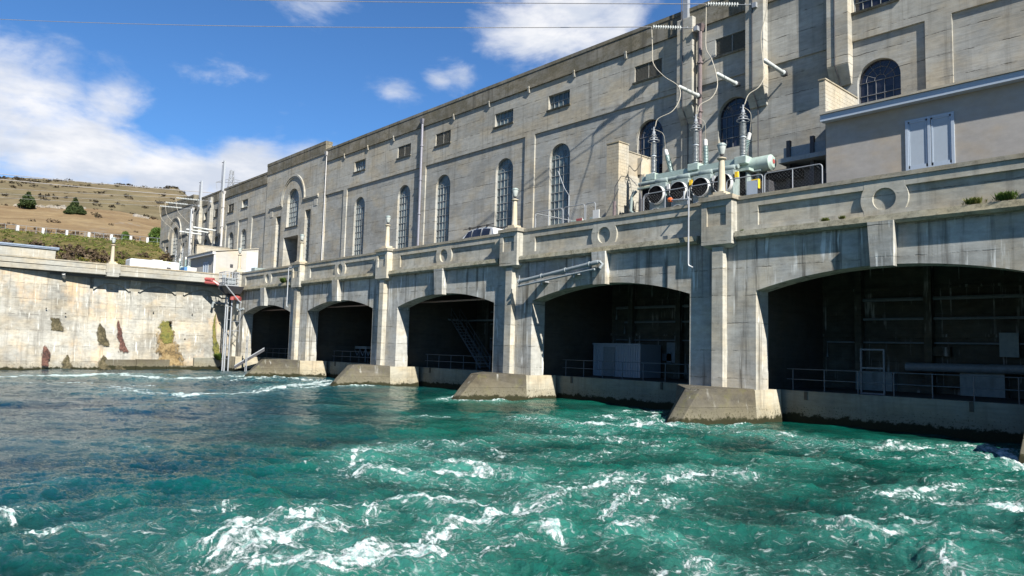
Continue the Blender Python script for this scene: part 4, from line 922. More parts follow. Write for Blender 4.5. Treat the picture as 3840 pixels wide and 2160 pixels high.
sidebush((-13.75, 4.9, 13.3), (-14.42, 4.9, 15.42)); sidebush((-11.55, 4.9, 13.3), (-11.62, 4.9, 15.5)); sidebush((-9.45, 4.9, 13.2), (-8.8, 4.9, 15.3))
b = MB(); b.box(-8.25, -7.3, 4.2, 5.0, 9.7, 12.3); cb = b.build('control_cabinet', M_DARKST, tr, bevel=.02)
b = MB(); b.box(-8.2, -7.8, 4.0, 4.19, 11.9, 12.4); b.build('cable_box', M_YEL, cb)
b = MB(); b.tube([(-15.9, 4.0, 12.9), (-16.25, 4.0, 12.6), (-16.3, 4.0, 11.7), (-15.8, 4.0, 11.4)], .09, 8); b.tube([(-16.1, 4.0, 13.0), (-16.45, 4.0, 12.3), (-16.3, 4.0, 11.2)], .035, 6); b.build('oil_pipe', M_GREYG, tr, smooth=True)
tr2 = dup(tr, (-12 - 89.2, 5, 9.66), 'far transformer with white ribbed bushings in front of the stepped end of the powerhouse')

# bus duct shelter beside the annex
sh = thing('bus_duct_shelter', 'dark steel framed duct shelter between the transformer and the plastered annex', 'shelter', (-6.2, 6.3, 9.66))
b = MB(); b.box(-7.2, -4.36, 5.6, 5.75, 13.55, 14.25); b.box(-7.2, -4.36, 5.0, 8.3, 13.3, 13.54); b.build('duct', M_GREYP, sh)
b = MB()
for x_ in (-6.9, -5.6): b.box(x_ - .1, x_ + .1, 5.5, 5.7, 9.66, 14.6)
b.tube([(-5.6, 5.6, 13.2), (-4.5, 5.6, 12.2)], .07, 6); b.build('post', M_DARKST, sh)
b = MB(); b.box(-7.9, -4.5, 5.9, 8.2, 9.66, 12.9); b.build('dark_box', M_DARKST, sh)
b = MB(); b.box(-8.0, -6.2, 5.2, 5.89, 12.5, 13.0); b.build('hood', M_FAN, sh)
b = MB(); b.box(-7.0, -5.2, 4.4, 5.1, 9.66, 11.6); b.build('cabinet', M_GREYG, sh)

# ------------------------------------------------------------------ chain link fences
def mesh_panel(b, x0, x1, z0, z1, y, cell=.17, r_=.0013):
    W, H = x1 - x0, z1 - z0
    for s_ in (1, -1):
        c_ = -H
        while c_ < W:
            a0_ = max(0, c_) ; a1_ = min(W, c_ + H)
            if a1_ > a0_:
                xa, za = x0 + a0_, (a0_ - c_); xb, zb_ = x0 + a1_, (a1_ - c_)
                if s_ < 0: za, zb_ = H - za, H - zb_
                b.tube([(xa, y, z0 + za), (xb, y, z0 + zb_)], r_, 3, caps=False)
            c_ += cell
def fence(name, lab, xs, y, z0, z1, group='chain link fences behind the parapet', low=False):
    o = thing(name, lab, 'fence', ((xs[0] + xs[-1]) / 2, y, z0), group)
    for a, c_ in zip(xs[:-1], xs[1:]):
        rr_ = .16; b = MB(); a2, c2 = a + .05, c_ - .05
        pts = [(a2, y, z0), (a2, y, z1 - rr_)] + [(a2 + rr_ * (1 - math.cos(t_)), y, z1 - rr_ + rr_ * math.sin(t_)) for t_ in (.4, .8, 1.2, 1.57)] + [(c2 - rr_ * (1 - math.cos(t_)), y, z1 - rr_ + rr_ * math.sin(t_)) for t_ in (1.57, 1.2, .8, .4)] + [(c2, y, z1 - rr_), (c2, y, z0)]
        b.tube(pts, .027, 6); b.build('frame', M_STEEL, o)
        if c_ - a > 2.2: b = MB(); xm = (a + c_) / 2; b.tube([(xm, y, z0), (xm, y, z1)], .024, 6); b.build('post', M_STEEL, o)
        b = MB(); mesh_panel(b, a2, c2, z0, z1, y); b.build('wire_mesh', M_STEEL, o, kind='stuff')
    return o
fence('chain_link_fence', 'chain link fence panels in front of the transformer radiators', [-13.05, -10.1, -7.9, -5.85, -2.95], 1.0, 9.66, 11.78)
fence('chain_link_fence', 'chain link fence panels left of the stepped block wall', [-21.7, -19.2, -17.35, -16.5], 1.0, 9.66, 11.84)
fz = thing('chain_link_fence', 'short return fence running from the parapet back to the powerhouse wall', 'fence', (-21.7, 3.5, 9.66), 'chain link fences behind the parapet')
b = MB(); b.tube([(-21.7, 1.1, 11.8), (-21.7, 7.9, 11.8)], .027, 6)
for y_ in (1.1, 4.4, 7.9): b.tube([(-21.7, y_, 9.66), (-21.7, y_, 11.8)], .027, 6)
b.build('frame', M_STEEL, fz)
# small things by the fence
tag(MB().box(-20.0, -19.1, 2.6, 3.3, 9.66, 11.35).build('kiosk', M_PALEP, origin=(-19.5, 3, 9.66), bevel=.02), 'pale green electrical kiosk behind the fence below the tall window', 'cabinet')
tag(MB().box(-18.7, -18.1, 2.9, 3.5, 9.66, 11.45).build('kiosk', M_GREYG, origin=(-18.4, 3, 9.66), bevel=.02), 'darker green electrical kiosk right of the pale kiosk', 'cabinet')
tag(MB().box(-16.68, -16.2, .93, .98, 10.75, 11.35).build('notice_board', M_WHITE, origin=(-16.5, .95, 10.6)), 'blank white notice plate on the fence in front of the block wall', 'sign')
dg = thing('warning_sign', 'small red and white warning sign on the fence left of the white notice plate', 'sign', (-17.75, .9, 10.75))
b = MB(); b.box(-18.0, -17.5, .92, .95, 10.62, 11.0); b.build('plate', M_WHITE, dg); b = MB(); b.box(-17.99, -17.51, .905, .918, 10.80, 10.99); b.build('red_band', M_RED, dg)
tag(MB().box(-6.78, -6.22, 1.05, 1.12, 10.75, 11.55).build('notice_plate', M_BLUEW, origin=(-6.5, 1.1, 10.6)), 'pale blue plate hanging on the fence right of the fans', 'sign')
hs_ = thing('hose_stand', 'grey upstand pipe with two dark hose elbows in front of the block wall', 'pipe', (-15.9, 2.2, 9.66))
b = MB(); b.tube([(-16.1, 2.2, 9.66), (-16.1, 2.2, 12.0)], .10, 8); b.build('post', M_BROWNP, hs_)
b = MB(); b.tube([(-16.1, 2.2, 12.0), (-16.08, 2.2, 12.9), (-15.7, 2.3, 13.5), (-15.2, 2.5, 13.35), (-14.9, 2.8, 12.9)], .025, 6); b.tube([(-16.1, 2.2, 11.9), (-15.9, 2.2, 11.6), (-15.85, 2.2, 11.2), (-16.0, 2.2, 10.9)], .02, 5); b.build('cable', M_DARKST, hs_)
hs2 = thing('cable_stand', 'dark cable stand with sealing ends left of the first radiator', 'pipe', (-14.3, 2.4, 9.66))
b = MB(); b.tube([(-14.3, 2.4, 9.66), (-14.3, 2.4, 11.9)], .13, 8); b.tube([(-14.3, 2.4, 11.9), (-14.35, 2.4, 12.3)], .10, 8, r2=.05); b.tube([(-14.3, 2.4, 11.8), (-13.9, 2.6, 12.2)], .08, 8); b.build('post', M_DARKST, hs2)
b = MB(); b.tube([(-14.35, 2.4, 12.3), (-14.5, 2.6, 13.8), (-15.2, 3.6, 15.2)], .018, 5); b.build('cable', M_DARKST, hs2)
wp = thing('whip_aerial', 'thin leaning whip aerial on a grey pole left of the block wall', 'aerial', (-18.9, 1.2, 9.66))
b = MB(); b.tube([(-18.9, 1.2, 9.66), (-18.9, 1.2, 12.6)], .045, 6); b.build('pole', M_STEEL, wp); b = MB(); b.tube([(-18.9, 1.2, 12.6), (-19.3, 1.2, 13.1), (-19.9, 1.2, 14.3)], .02, 5); b.build('whip', M_STEEL, wp)

# ------------------------------------------------------------------ conductors, insulator strings, standoffs
def string(anchor, d, L, lab, ndisc=12, r_=.135):
    anchor = Vector(anchor); d = Vector(d).normalized(); e = anchor + d * L
    o = thing('insulator_string', lab, 'insulator', anchor, 'disc insulator strings')
    s0 = L * .33; prof = []; n = ndisc; dd = (L - s0 - .05) / n
    for k in range(n): q = s0 + k * dd; prof += [(q, .035), (q + dd * .2, .05), (q + dd * .35, r_), (q + dd * .55, r_ * .92), (q + dd * .7, .05)]
    b = MB(); b.lathe(prof, anchor, d, 14); b.build('discs', M_CERW, o, smooth=True)
    b = MB(); b.tube([anchor, anchor + d * s0], .025, 6); b.box(anchor.x - .13, anchor.x + .13, anchor.y - .13, anchor.y + .16, anchor.z - .18, anchor.z + .12)
    for k in range(3): b.tube([anchor + d * (s0 * .3 * k), anchor + d * (s0 * .3 * k) + Vector((0, 0, .12))], .02, 5)
    b.build('clevis', M_STEEL, o)
    return e
def spline(pts, n=10):
    P = [Vector(p) for p in pts]; P = [P[0] * 2 - P[1]] + P + [P[-1] * 2 - P[-2]]; out = []
    for k in range(1, len(P) - 2):
        for i in range(n):
            t_ = i / n; a, b_, c_, d_ = P[k - 1:k + 3]
            out.append(.5 * ((2 * b_) + (-a + c_) * t_ + (2 * a - 5 * b_ + 4 * c_ - d_) * t_ ** 2 + (-a + 3 * b_ - 3 * c_ + d_) * t_ ** 3))
    out.append(P[-2]); return out
def cable(name, pts, r_, lab, cat='cable', mat=M_ROPE, group=None, n=10):
    b = MB(); b.tube(spline(pts, n), r_, 6); o = b.build(name, mat, origin=pts[0], smooth=True); tag(o, lab, cat, group); return o
dA = Vector((-.908, -.366, .204)) ; dA = Vector((-.885, -.42, .165)).normalized()
EA = Vector((-86.9, -21.48, 40.27)); EB = Vector((-100, 32, 62))
eA = string((-14.2, 7.80, 23.95), EA - Vector((-14.2, 7.8, 23.95)), 3.0, 'disc insulator string pulling left from the first wall pilaster above the transformer')
eB = string((-10.11, 7.8, 24.09), Vector((-.921, -.313, .2315)), 3.0, 'disc insulator string pulling left from the second wall pilaster at the top of the picture')
def wire(p0, p1, sag, r_, lab, name='overhead_wire', group='overhead line wires'):
    p0, p1 = Vector(p0), Vector(p1); pts = []
    for k in range(41): t_ = k / 40; q = p0.lerp(p1, t_); q.z -= sag * 4 * t_ * (1 - t_); pts.append(q)
    b = MB(); b.tube(pts, r_, 5); o = b.build(name, M_WIRE, origin=p0); tag(o, lab, 'wire', group); return o
wire(eA, eA + (EA - eA) * 2.0, 1.5, .028, 'upper overhead wire crossing the whole sky from the nearer insulator string')
wire(eB, eB + Vector((-.921, -.313, .2315)) * 130, .6, .028, 'overhead wire leaving the top edge of the picture from the second insulator string')
bp1 = (-15.0 + .1, 4.5, 16.87); bp2 = (-12.0 + .1, 4.5, 16.97); bp3 = (-8.98 + .1, 4.5, 16.83)
def standoff(base, tip, lab):
    base, tip = Vector(base), Vector(tip); L = (tip - base).length
    o = thing('standoff_insulator', lab, 'insulator', base, 'white standoff insulators')
    b = MB(); b.lathe([(0, .16), (.06, .16), (.1, .11), (.14, .125), (L * .48, .12), (L * .49, .095), (L * .51, .095), (L * .52, .12), (L - .08, .12), (L - .02, .07), (L, .03)], base, tip - base, 14); b.build('rod', M_CERW, o, smooth=True)
    b = MB(); b.lathe([(-.18, .2), (-.02, .2)], base, tip - base, 10); b.tube([base, base + Vector((0, .5, 0))], .06, 6); b.build('mount', M_DARKST, o)
standoff((-14.13, 7.86, 19.5), (-14.13, 5.80, 19.54), 'white standoff insulator beside the first wall pilaster'); standoff((-11.44, 7.86, 19.58), (-11.44, 5.75, 19.62), 'white standoff insulator below the louvre between the first and second pilasters'); standoff((-8.37, 7.86, 19.42), (-8.37, 5.65, 19.54), 'white standoff insulator right of the second wall pilaster')
cable('dropper_cable', [eA, eA + Vector((.15, -.1, -1.4)), eA + Vector((.55, -.5, -2.8)), (-15.1, 5.6, 20.4), (-14.13, 5.75, 19.55), (-13.75, 5.4, 18.6), (-14.0, 5.0, 17.75), (-14.75, 4.6, 17.35), bp1], .026, 'pale dropper cable from the nearer insulator string down to the left bushing', group='dropper cables')
cable('dropper_cable', [eB, eB + Vector((.05, -.1, -1.5)), eB + Vector((.2, -.3, -3.0)), (-11.75, 5.7, 20.6), (-11.44, 5.7, 19.62), (-11.1, 5.3, 18.6), (-11.3, 5.0, 17.9), (-11.8, 4.6, 17.5), bp2], .026, 'pale dropper cable from the upper insulator string down to the middle bushing', group='dropper cables')
cable('dropper_cable', [(-8.2, 5.5, 24.5), (-8.15, 5.6, 22.5), (-8.5, 5.6, 21.0), (-8.4, 5.6, 19.55), (-8.15, 5.3, 18.5), (-8.3, 5.0, 17.8), (-8.75, 4.7, 17.4), bp3], .026, 'pale dropper cable from above the frame down to the right bushing', group='dropper cables')
for k, (a, c_) in enumerate((((-14.95, 4.5, 16.7), (-14.42, 4.9, 15.42)), ((-11.95, 4.5, 16.8), (-11.62, 4.9, 15.5)), ((-8.95, 4.5, 16.7), (-8.8, 4.9, 15.3)))):
    mid = (Vector(a) + Vector(c_)) / 2 + Vector((.25, 0, .25)); cable('jumper_cable', [a, mid, c_], .014, ('left', 'middle', 'right')[k] + ' jumper cable from bushing top to its blue green arrester', group='jumper cables')
# far strings and lines
for k, (px_, pz, lab) in enumerate(((-99.8, 24.2, 'highest'), (-104.9, 24.2, 'middle'), (-107.7, 24.0, 'lowest'))):
    a = Vector((px_, 7.6, pz)); d = Vector((-.62, -.76, .06)).normalized(); e = string(a, d, 5.2, lab + ' of the three far insulator strings in front of the stepped end of the powerhouse', 14, .15)
    wire(e, e + Vector((-.55, -.80, .055)).normalized() * 160, 2.5, .02, lab + ' of the three wires running left over the hillside from the far strings')
    cable('dropper_cable', [e, e + Vector((1, .2, -2.2)), (px_ - 1.5, 5.4, 20.4), (px_ + .4, 5.2, 18.6), ((-104.2, -101.2, -98.2)[::-1][k], 4.5, 16.9)], .02, lab + ' pale dropper cable of the far transformer', group='dropper cables')
for k, x_ in enumerate((-103.6, -100.6, -97.6)): standoff((x_, 7.8, 19.5), (x_ - .1, 4.6, 19.6), ('leftmost', 'middle', 'rightmost')[k] + ' standoff insulator on the far wall pilasters')
wp2 = thing('white_pole', 'tall white pole in front of the far powerhouse end', 'pole', (-99.6, 5, 9.6)); b = MB(); b.tube([(-99.6, 4.9, 9.6), (-99.7, 4.9, 22.6)], .12, 8); b.build('shaft', M_STEEL, wp2)
cyl = Vector((-CAM.x, 0, 0))
wire((-330, -160, 62), (-190, 120, 52), 5, .10, 'faint distant wire above the hill crest', group='distant wires'); wire((-330, -172, 60), (-190, 118, 50), 5, .10, 'second faint distant wire just below the first', group='distant wires')
# lattice pylon far behind the roof
def pylon(base, H, lab):
    o = thing('lattice_pylon', lab, 'pylon', base); B = Vector(base); b = MB()
    def wd(h): return 3.2 * (1 - h / H) ** 1.2 * .9 + .45
    hs = np.linspace(0, H, 16); cor = lambda h, i: B + Vector((wd(h) * (1 if i in (0, 3) else -1), wd(h) * (1 if i in (0, 1) else -1), h))
    for h0, h1 in zip(hs[:-1], hs[1:]):
        for i in range(4):
            b.tube([cor(h0, i), cor(h1, i)], .10, 4); b.tube([cor(h0, i), cor(h1, (i + 1) % 4)], .06, 4); b.tube([cor(h0, (i + 1) % 4), cor(h1, i)], .06, 4)
    b.build('tower_frame', M_STEEL, o)
    for hh, w_ in ((H * .86, 5.2), (H * .70, 6.6)):
        b = MB(); u = Vector((.72, .69, 0))
        for s_ in (-1, 1):
            tip = B + u * w_ * s_ + Vector((0, 0, hh)); b.tube([B + Vector((0, 0, hh)), tip], .10, 4); b.tube([B + Vector((0, 0, hh + 1.3)), tip], .07, 4)
            for k in range(1, 5): q = B + u * w_ * s_ * k / 5 + Vector((0, 0, hh)); b.tube([q, q + Vector((0, 0, 1.3 * (1 - k / 5)))], .05, 4)
            b.tube([tip, tip + Vector((.6, .3, -2.4))], .09, 5)
        b.build('crossarm', M_STEEL, o)
    return o
pylon((-225, 57, 30), 29.5, 'grey lattice pylon far behind the powerhouse roof')

# ------------------------------------------------------------------ pipes on the bridge face
pa = thing('pipe_assembly', 'pair of grey pipes slung at a slope across the arch spandrel', 'pipe', (-18, -.6, 7.3))
b = MB(); P0, P1 = Vector((-21.25, -.62, 7.22)), Vector((-15.3, -.62, 7.93)); b.tube([P0, P1], .115, 12)
for f_ in (0, .33, .66, .97): q = P0.lerp(P1, f_); b.lathe([(-.03, .15), (.03, .15)], q, P1 - P0, 12)
b.build('main_pipe', M_GREYP, pa, smooth=True)
b = MB(); b.lathe([(0, .13), (.42, .13), (.5, .10)], P1, P1 - P0, 12); b.tube([P1 + Vector((.35, 0, .04)), (-14.75, -.6, 8.0), (-14.62, -.5, 7.85), (-14.72, -.62, 7.62)], .09, 8); b.build('elbow', M_GREYP, pa, smooth=True)
b = MB(); b.tube([(-21.25, -.7, 6.92), (-15.1, -.62, 7.60)], .062, 8); b.build('lower_pipe', M_GREYP, pa, smooth=True)
b = MB()
for f_ in (.28, .72): q = P0.lerp(P1, f_); b.box(q.x - .35, q.x + .35, -.66, -.02, q.z - .32, q.z - .24); b.tube([(q.x + .3, -.6, q.z - .2), (q.x + .3, -.6, q.z - .5)], .04, 5); b.tube([(q.x - .3, -.6, q.z), (q.x - .3, -.6, q.z - .3)], .03, 5)
b.tube([(-21.25, -.62, 7.6), (-21.25, -.62, 6.8)], .035, 5); b.build('bracket', M_STEEL, pa)
def drain(name, lab, x_, ztop, zbot, stub):
    o = thing(name, lab, 'pipe', (x_, -.45, zbot), 'grey drain pipes on the bridge face'); b = MB()
    b.tube([(x_ + stub, .1, ztop + .02), (x_ + .05 * np.sign(stub), -.45, ztop), (x_, -.47, ztop - .08), (x_, -.47, zbot + .1), (x_ + .03, -.47, zbot), (x_ + .22, -.40, zbot - .10)], .042, 8); b.build('pipe', M_STEEL, o, smooth=True); return o
drain('drain_pipe', 'thin grey drain pipe hanging over the parapet left of the nearest lamp post', -9.08, 10.85, 7.40, -.3); drain('drain_pipe', 'thin grey drain pipe with bent top near the far bushy weed', -54.1, 10.3, 6.55, .6)
vs = thing('orange_hydrant', 'orange capped hydrant pipe lying across the parapet top', 'hydrant', (-10, .1, 10.7)); b = MB(); b.tube([(-10.5, .1, 10.98), (-9.2, -.1, 10.82)], .05, 8); b.tube([(-9.75, .1, 10.9), (-9.75, .1, 11.35)], .045, 8); b.build('pipe', M_STEEL, vs)
b = MB(); b.lathe([(0, .10), (.12, .13), (.22, .10)], (-10.5, .1, 10.98), (-1, .1, .3), 10); b.build('cap', M_ORANGE, vs)

# ------------------------------------------------------------------ white car behind the parapet
def suv(o, L):
    # car centred on x, nose to -x
    def sec(xv, hw, zb, zt): return [(xv, -hw, zb), (xv, hw, zb), (xv, hw * .98, zt), (xv, -hw * .98, zt)]
    b = MB(); lower = [(-2.35, .70, .45, .85), (-2.2, .86, .35, .98), (-1.1, .92, .32, 1.12), (0, .93, .32, 1.14), (1.6, .93, .32, 1.14), (2.3, .88, .35, 1.12), (2.38, .84, .45, 1.0)]
    for p, q in zip(lower[:-1], lower[1:]): 
        A_, B_ = sec(*p), sec(*q); b.hexa([(v[0], v[1], v[2]) for v in A_], [(v[0], v[1], v[2]) for v in B_])
    cab = [(-1.25, .84, 1.12, 1.16), (-.55, .76, 1.12, 1.68), (.3, .74, 1.12, 1.80), (1.6, .74, 1.12, 1.79), (2.15, .74, 1.12, 1.68), (2.34, .80, 1.12, 1.2)]
    for p, q in zip(cab[:-1], cab[1:]): A_, B_ = sec(*p), sec(*q); b.hexa(A_, B_)
    b2 = MB(); b2.v = [(L.x + v[0], L.y + v[1], L.z + v[2]) for v in b.v]; b2.f = b.f; b2.m = b.m; b2.build('body', M_WHITEV, o, bevel=.04)
    g = MB()
    def quad(pts): g.face([(L.x + p[0], L.y + p[1], L.z + p[2]) for p in pts])
    for s_ in (-1, 1):
        y_ = s_ * .865
        for (xa, xb, za, zb_, zc) in ((-.98, -.12, 1.16, 1.62, 1.70), (.0, .95, 1.16, 1.70, 1.72), (1.1, 1.95, 1.16, 1.72, 1.62)):
            g = MB(); quad([(xa, y_ * 1.0, za), (xb, y_ * 1.0, za), (xb, s_ * .765, zc), (xa + (.38 if xa < -.5 else .02), s_ * .765, zb_)]); g.build('side_window', M_PANED, o)
    g = MB(); quad([(-1.27, -.78, 1.17), (-1.27, .78, 1.17), (-.62, .70, 1.66), (-.62, -.70, 1.66)]); g.build('windscreen', M_PANED, o)
    for s_ in (-1, 1):
        for xw in (-1.5, 1.45):
            w_ = MB(); w_.lathe([(-.11, .30), (-.11, .38), (.11, .38), (.11, .30)], (L.x + xw, L.y + s_ * .84, L.z + .38), (0, 1, 0), 18); wo_ = w_.build('wheel', M_BLACK, o); w_ = MB(); w_.lathe([(-.12, .20), (.12, .20)], (L.x + xw, L.y + s_ * .84, L.z + .38), (0, 1, 0), 12); w_.build('rim', M_STEEL, wo_)
        g = MB(); g.box(L.x - 2.37, L.x - 2.2, L.y + s_ * .5, L.y + s_ * .78, L.z + .72, L.z + .9); g.build('headlight', M_GLASSL, o)
    rk = MB()
    for s_ in (-.68, .68): rk.tube([(L.x - 1.3, L.y + s_, L.z + 1.86), (L.x + 2.2, L.y + s_, L.z + 1.97)], .028, 6)
    for xx in (-.5, .5, 1.5): rk.tube([(L.x + xx, L.y - .8, L.z + 1.92), (L.x + xx, L.y + .8, L.z + 1.92)], .03, 6); [rk.box(L.x + xx - .07, L.x + xx + .07, L.y + s_ - .05, L.y + s_ + .05, L.z + 1.78, L.z + 1.98) for s_ in (-.7, .7)]
    rk.build('roof_rack', M_BLACK, o)
car = thing('parked_car', 'white estate car with black roof rack half hidden behind the parapet', 'car', (-29.6, 3.1, 10.0)); suv(car, Vector((-29.6, 3.1, 10.0)))
# ------------------------------------------------------------------ side river wall on the left
sw = thing('side_river_wall', 'pale stained concrete river wall with overhanging road deck on shallow arches at the left', 'wall', (-69.5, -12, 0))
XW = -69.85
b = MB()
# main face: slanting part left of the step, flat part right of it, both slightly battered
def facep(y0, y1, xa, xb, zt): b.hexa([(xa + .55, y0, -2.5), (xb + .55, y1, -2.5), (-76, y1, -2.5), (-76, y0, -2.5)], [(xa, y0, zt), (xb, y1, zt), (-76, y1, zt), (-76, y0, zt)])
facep(-60, -21.5, XW + 1.5, XW + 1.4, 9.2); facep(-21.5, -13.95, XW + 1.4, XW + .35, 9.2); facep(-13.95, .9, XW, XW, 9.2)
b.build('wall_face', M_DAM, sw)
# swelling foot of the wall below the pilasters
b = MB(); N = 26; ys = np.linspace(-60, .4, 60)
def swell(y): return float(np.interp(y, [-60, -22, -14, -9.5, -5.5, -1.5, .4], [8.5, 8.2, 6.2, 5.0, 4.4, 3.0, 2.7]))
P3 = []
for y_ in ys:
    zt = swell(y_); row = []
    base = float(np.interp(y_, [-60, -21.5, -14, -13.9, .4], [XW + 1.55, XW + 1.5, XW + .62, XW + .25, XW + .25]))
    for k in range(N): f_ = k / (N - 1); z_ = -2.5 + (zt + 2.5) * f_; row.append((base + .55 * (1 - f_) ** .7 - .28 * f_ ** 3, y_, z_))
    P3.append(row)
me = grid_mesh('wall_foot', np.array(P3)); me.materials.append(M_DAM); o = bpy.data.objects.new('wall_foot', me); col.objects.link(o); o.parent = sw; o.location = -wl(sw)
for y_ in (-9.85, -5.4): b = MB(); b.box(XW - .1, XW + .26, y_ - .33, y_ + .33, 2, 7.9); b.build('wall_pilaster', M_DAM, sw, bevel=.02)
# road deck slab with cornice
b = MB(); b.hexa([(-76, -60, 8.9), (-68.12, -60, 9.15), (-68.12, .5, 9.35), (-76, .5, 9.1)], [(-76, -60, 9.6), (-68.1, -60, 9.6), (-68.1, .5, 9.8), (-76, .5, 9.8)]); b.build('deck_edge', M_DAM2, sw)
b = MB(); b.box(-68.62, -68.115, -60, -.4, 9.802, 10.26); b.build('deck_parapet', M_DAM2, sw)
b = MB(); b.box(-68.7, -68.06, -60, -.4, 10.262, 10.40); b.build('deck_cap', M_CAP, sw)
b = MB(); b.box(-68.9, -67.98, -12.95, -11.65, 9.5, 10.42); b.box(-68.85, -68.0, -12.85, -11.75, 9.15, 9.499); b.build('lamp_pedestal', M_DAM2, sw, bevel=.02)
b = MB(); b.box(-76.5, -69, -60, 8.0, 9.0, 9.55); yard = b.build('yard_slab', M_ASPH); yard['kind'] = 'structure'
b = MB(); b.box(-120, -76.49, -60, 40, 8.6, 9.53); yard = b.build('yard_ground', M_ASPH); yard['kind'] = 'structure'
# arched brackets under the deck: shallow arches between corbels
b = MB()
for (ya, yb_) in ((-13.6, -10.35), (-9.35, -5.85), (-4.95, -.9)):
    N = 18; yc = (ya + yb_) / 2; hw_ = (yb_ - ya) / 2
    for k in range(N):
        y0_, y1_ = ya + (yb_ - ya) * k / N, ya + (yb_ - ya) * (k + 1) / N; f = lambda y: 8.55 - .75 * ((y - yc) / hw_) ** 2
        b.hexa([(XW - .1, y0_, f(y0_)), (XW + .28, y0_, f(y0_) + .05), (XW + .28, y1_, f(y1_) + .05), (XW - .1, y1_, f(y1_))], [(XW - .1, y0_, 9.3), (XW + .28, y0_, 9.3), (XW + .28, y1_, 9.3), (XW - .1, y1_, 9.3)])
b.build('deck_arches', M_DAM2, sw)
for (ya, yb_) in ((-10.35, -9.35), (-5.85, -4.95), (-.9, .3)):
    b = MB(); b.hexa([(XW, ya, 7.9), (XW + .24, ya, 7.9), (XW + .24, yb_, 7.9), (XW, yb_, 7.9)], [(XW, ya, 9.3), (XW + .7, ya, 9.2), (XW + .7, yb_, 9.2), (XW, yb_, 9.3)]); b.build('corbel', M_DAM2, sw)
# low ledge at the water line
b = MB(); b.box(XW, XW + 1.1, -9.4, -6.2, -.5, 1.0); b.box(XW, XW + 1.3, -6.5, -3.7, -.5, .38); b.box(XW, XW + .95, -12.2, -9.39, -.5, .95); b.build('toe_ledge', M_BASE, sw, bevel=.04)
b = MB(); b.box(XW + .5, XW + .95, -3.69, .2, -.5, 1.25); b.build('toe_step', M_APRON, sw, bevel=.03)
# drain spouts with the algae below them
def streakp(name, mat, spine, zt, parent=sw, off=.62, slope=.13, blobs=3.5):
    """irregular thin growth on the wall: spine is a list of (z, y centre, half width)"""
    sp = sorted(spine); zs = [s[0] for s in sp]; NZ, NY = 60, 16; rows = []
    for i in range(NZ):
        z_ = zs[0] + (zs[-1] - zs[0]) * i / (NZ - 1); yc = np.interp(z_, zs, [s[1] for s in sp]); hw_ = 1.35 * np.interp(z_, zs, [s[2] for s in sp]); row = []
        for j in range(NY):
            u = -1 + 2 * j / (NY - 1); y_ = yc + hw_ * u * (1 + .09 * math.sin(z_ * 5 + (1 if u > 0 else 4)) + .06 * math.sin(z_ * 17 + u * 3))
            n_ = float(fbm(np.array([y_ * blobs]), np.array([z_ * blobs]), 3, 7)[0])
            x_ = XW + off + slope * max(0, 4.5 - z_) * .9 + .05 * (1 - u * u) * (1 + n_) + (-.08 if abs(u) > .99 else 0); row.append((x_, y_, z_))
        rows.append(row)
    me = grid_mesh(name, np.array(rows)); ea = np.array([[max(abs(-1 + 2 * j / (NY - 1)), abs(-1 + 2 * i / (NZ - 1)) ** 3) for j in range(NY)] for i in range(NZ)]).reshape(-1); at__ = me.attributes.new('edge', 'FLOAT', 'POINT'); at__.data.foreach_set('value', ea.astype(np.float32)); me.materials.append(mat); o = bpy.data.objects.new(name, me); col.objects.link(o); o.parent = parent; o.location = -wl(parent); return o
def organic(name, stops, scale, bump_=.6):
    m = bpy.data.materials.new(name); m.use_nodes = True; t = NT(m.node_tree); b = t.n['Principled BSDF']; g = t.new('ShaderNodeNewGeometry').outputs['Position']
    n = t.noise(g, scale, 7., .72); n2 = t.noise(g, scale * .22, 3., .6); c = t.ramp(t.add(t.mul(n, .6), t.mul(n2, .4)), stops); t.l.new(c, b.inputs['Base Color']); b.inputs['Roughness'].default_value = .9
    t.l.new(t.bump(n, bump_, .06), b.inputs['Normal'])
    ed = t.new('ShaderNodeAttribute'); ed.attribute_name = 'edge'; tp = t.new('ShaderNodeBsdfTransparent'); ms = t.new('ShaderNodeMixShader'); out = t.n['Material Output']
    nn = t.noise(t.scale(g, 1., 1., .55), 3.2, 6., .7); t.l.new(t.smooth(t.add(ed.outputs['Fac'], t.mul(t.sub(nn, .5), 1.9)), .55, 1.05), ms.inputs[0]); t.l.new(b.outputs[0], ms.inputs[1]); t.l.new(tp.outputs[0], ms.inputs[2]); t.l.new(ms.outputs[0], out.inputs['Surface']); return m
M_MOSS = organic('bright_moss', [(.36, (.022, .025, .006)), (.46, (.075, .08, .015)), (.55, (.14, .125, .025)), (.62, (.075, .05, .018)), (.7, (.16, .10, .04))], 5)
M_SEEP = organic('brown_seepage', [(.38, (.04, .03, .014)), (.48, (.15, .10, .04)), (.56, (.24, .18, .09)), (.66, (.09, .05, .02))], 4)
M_ALG = organic('dark_algae', [(.40, (.015, .013, .006)), (.5, (.05, .042, .018)), (.6, (.11, .09, .05)), (.68, (.03, .025, .012))], 6)
M_RUST = organic('red_brown_stain', [(.40, (.02, .010, .008)), (.5, (.07, .03, .022)), (.62, (.14, .07, .05)), (.70, (.03, .015, .01))], 5)
def meas(z, y): return y
streakp('seepage_stain', M_SEEP, [(.2, -5.8, 1.15), (1.6, -6.2, 1.0), (2.9, -6.5, .82), (4.0, -6.65, .66)], 4, off=.32)
streakp('moss_patch', M_MOSS, [(2.6, -6.35, .42), (3.4, -6.45, .56), (4.4, -6.6, .55), (5.1, -6.7, .3)], 5, off=.36)
streakp('algae_stain', M_ALG, [(2.25, -12.35, .42), (3.4, -12.6, .36), (4.1, -12.72, .25), (4.5, -12.78, .04)], 4, off=.33)
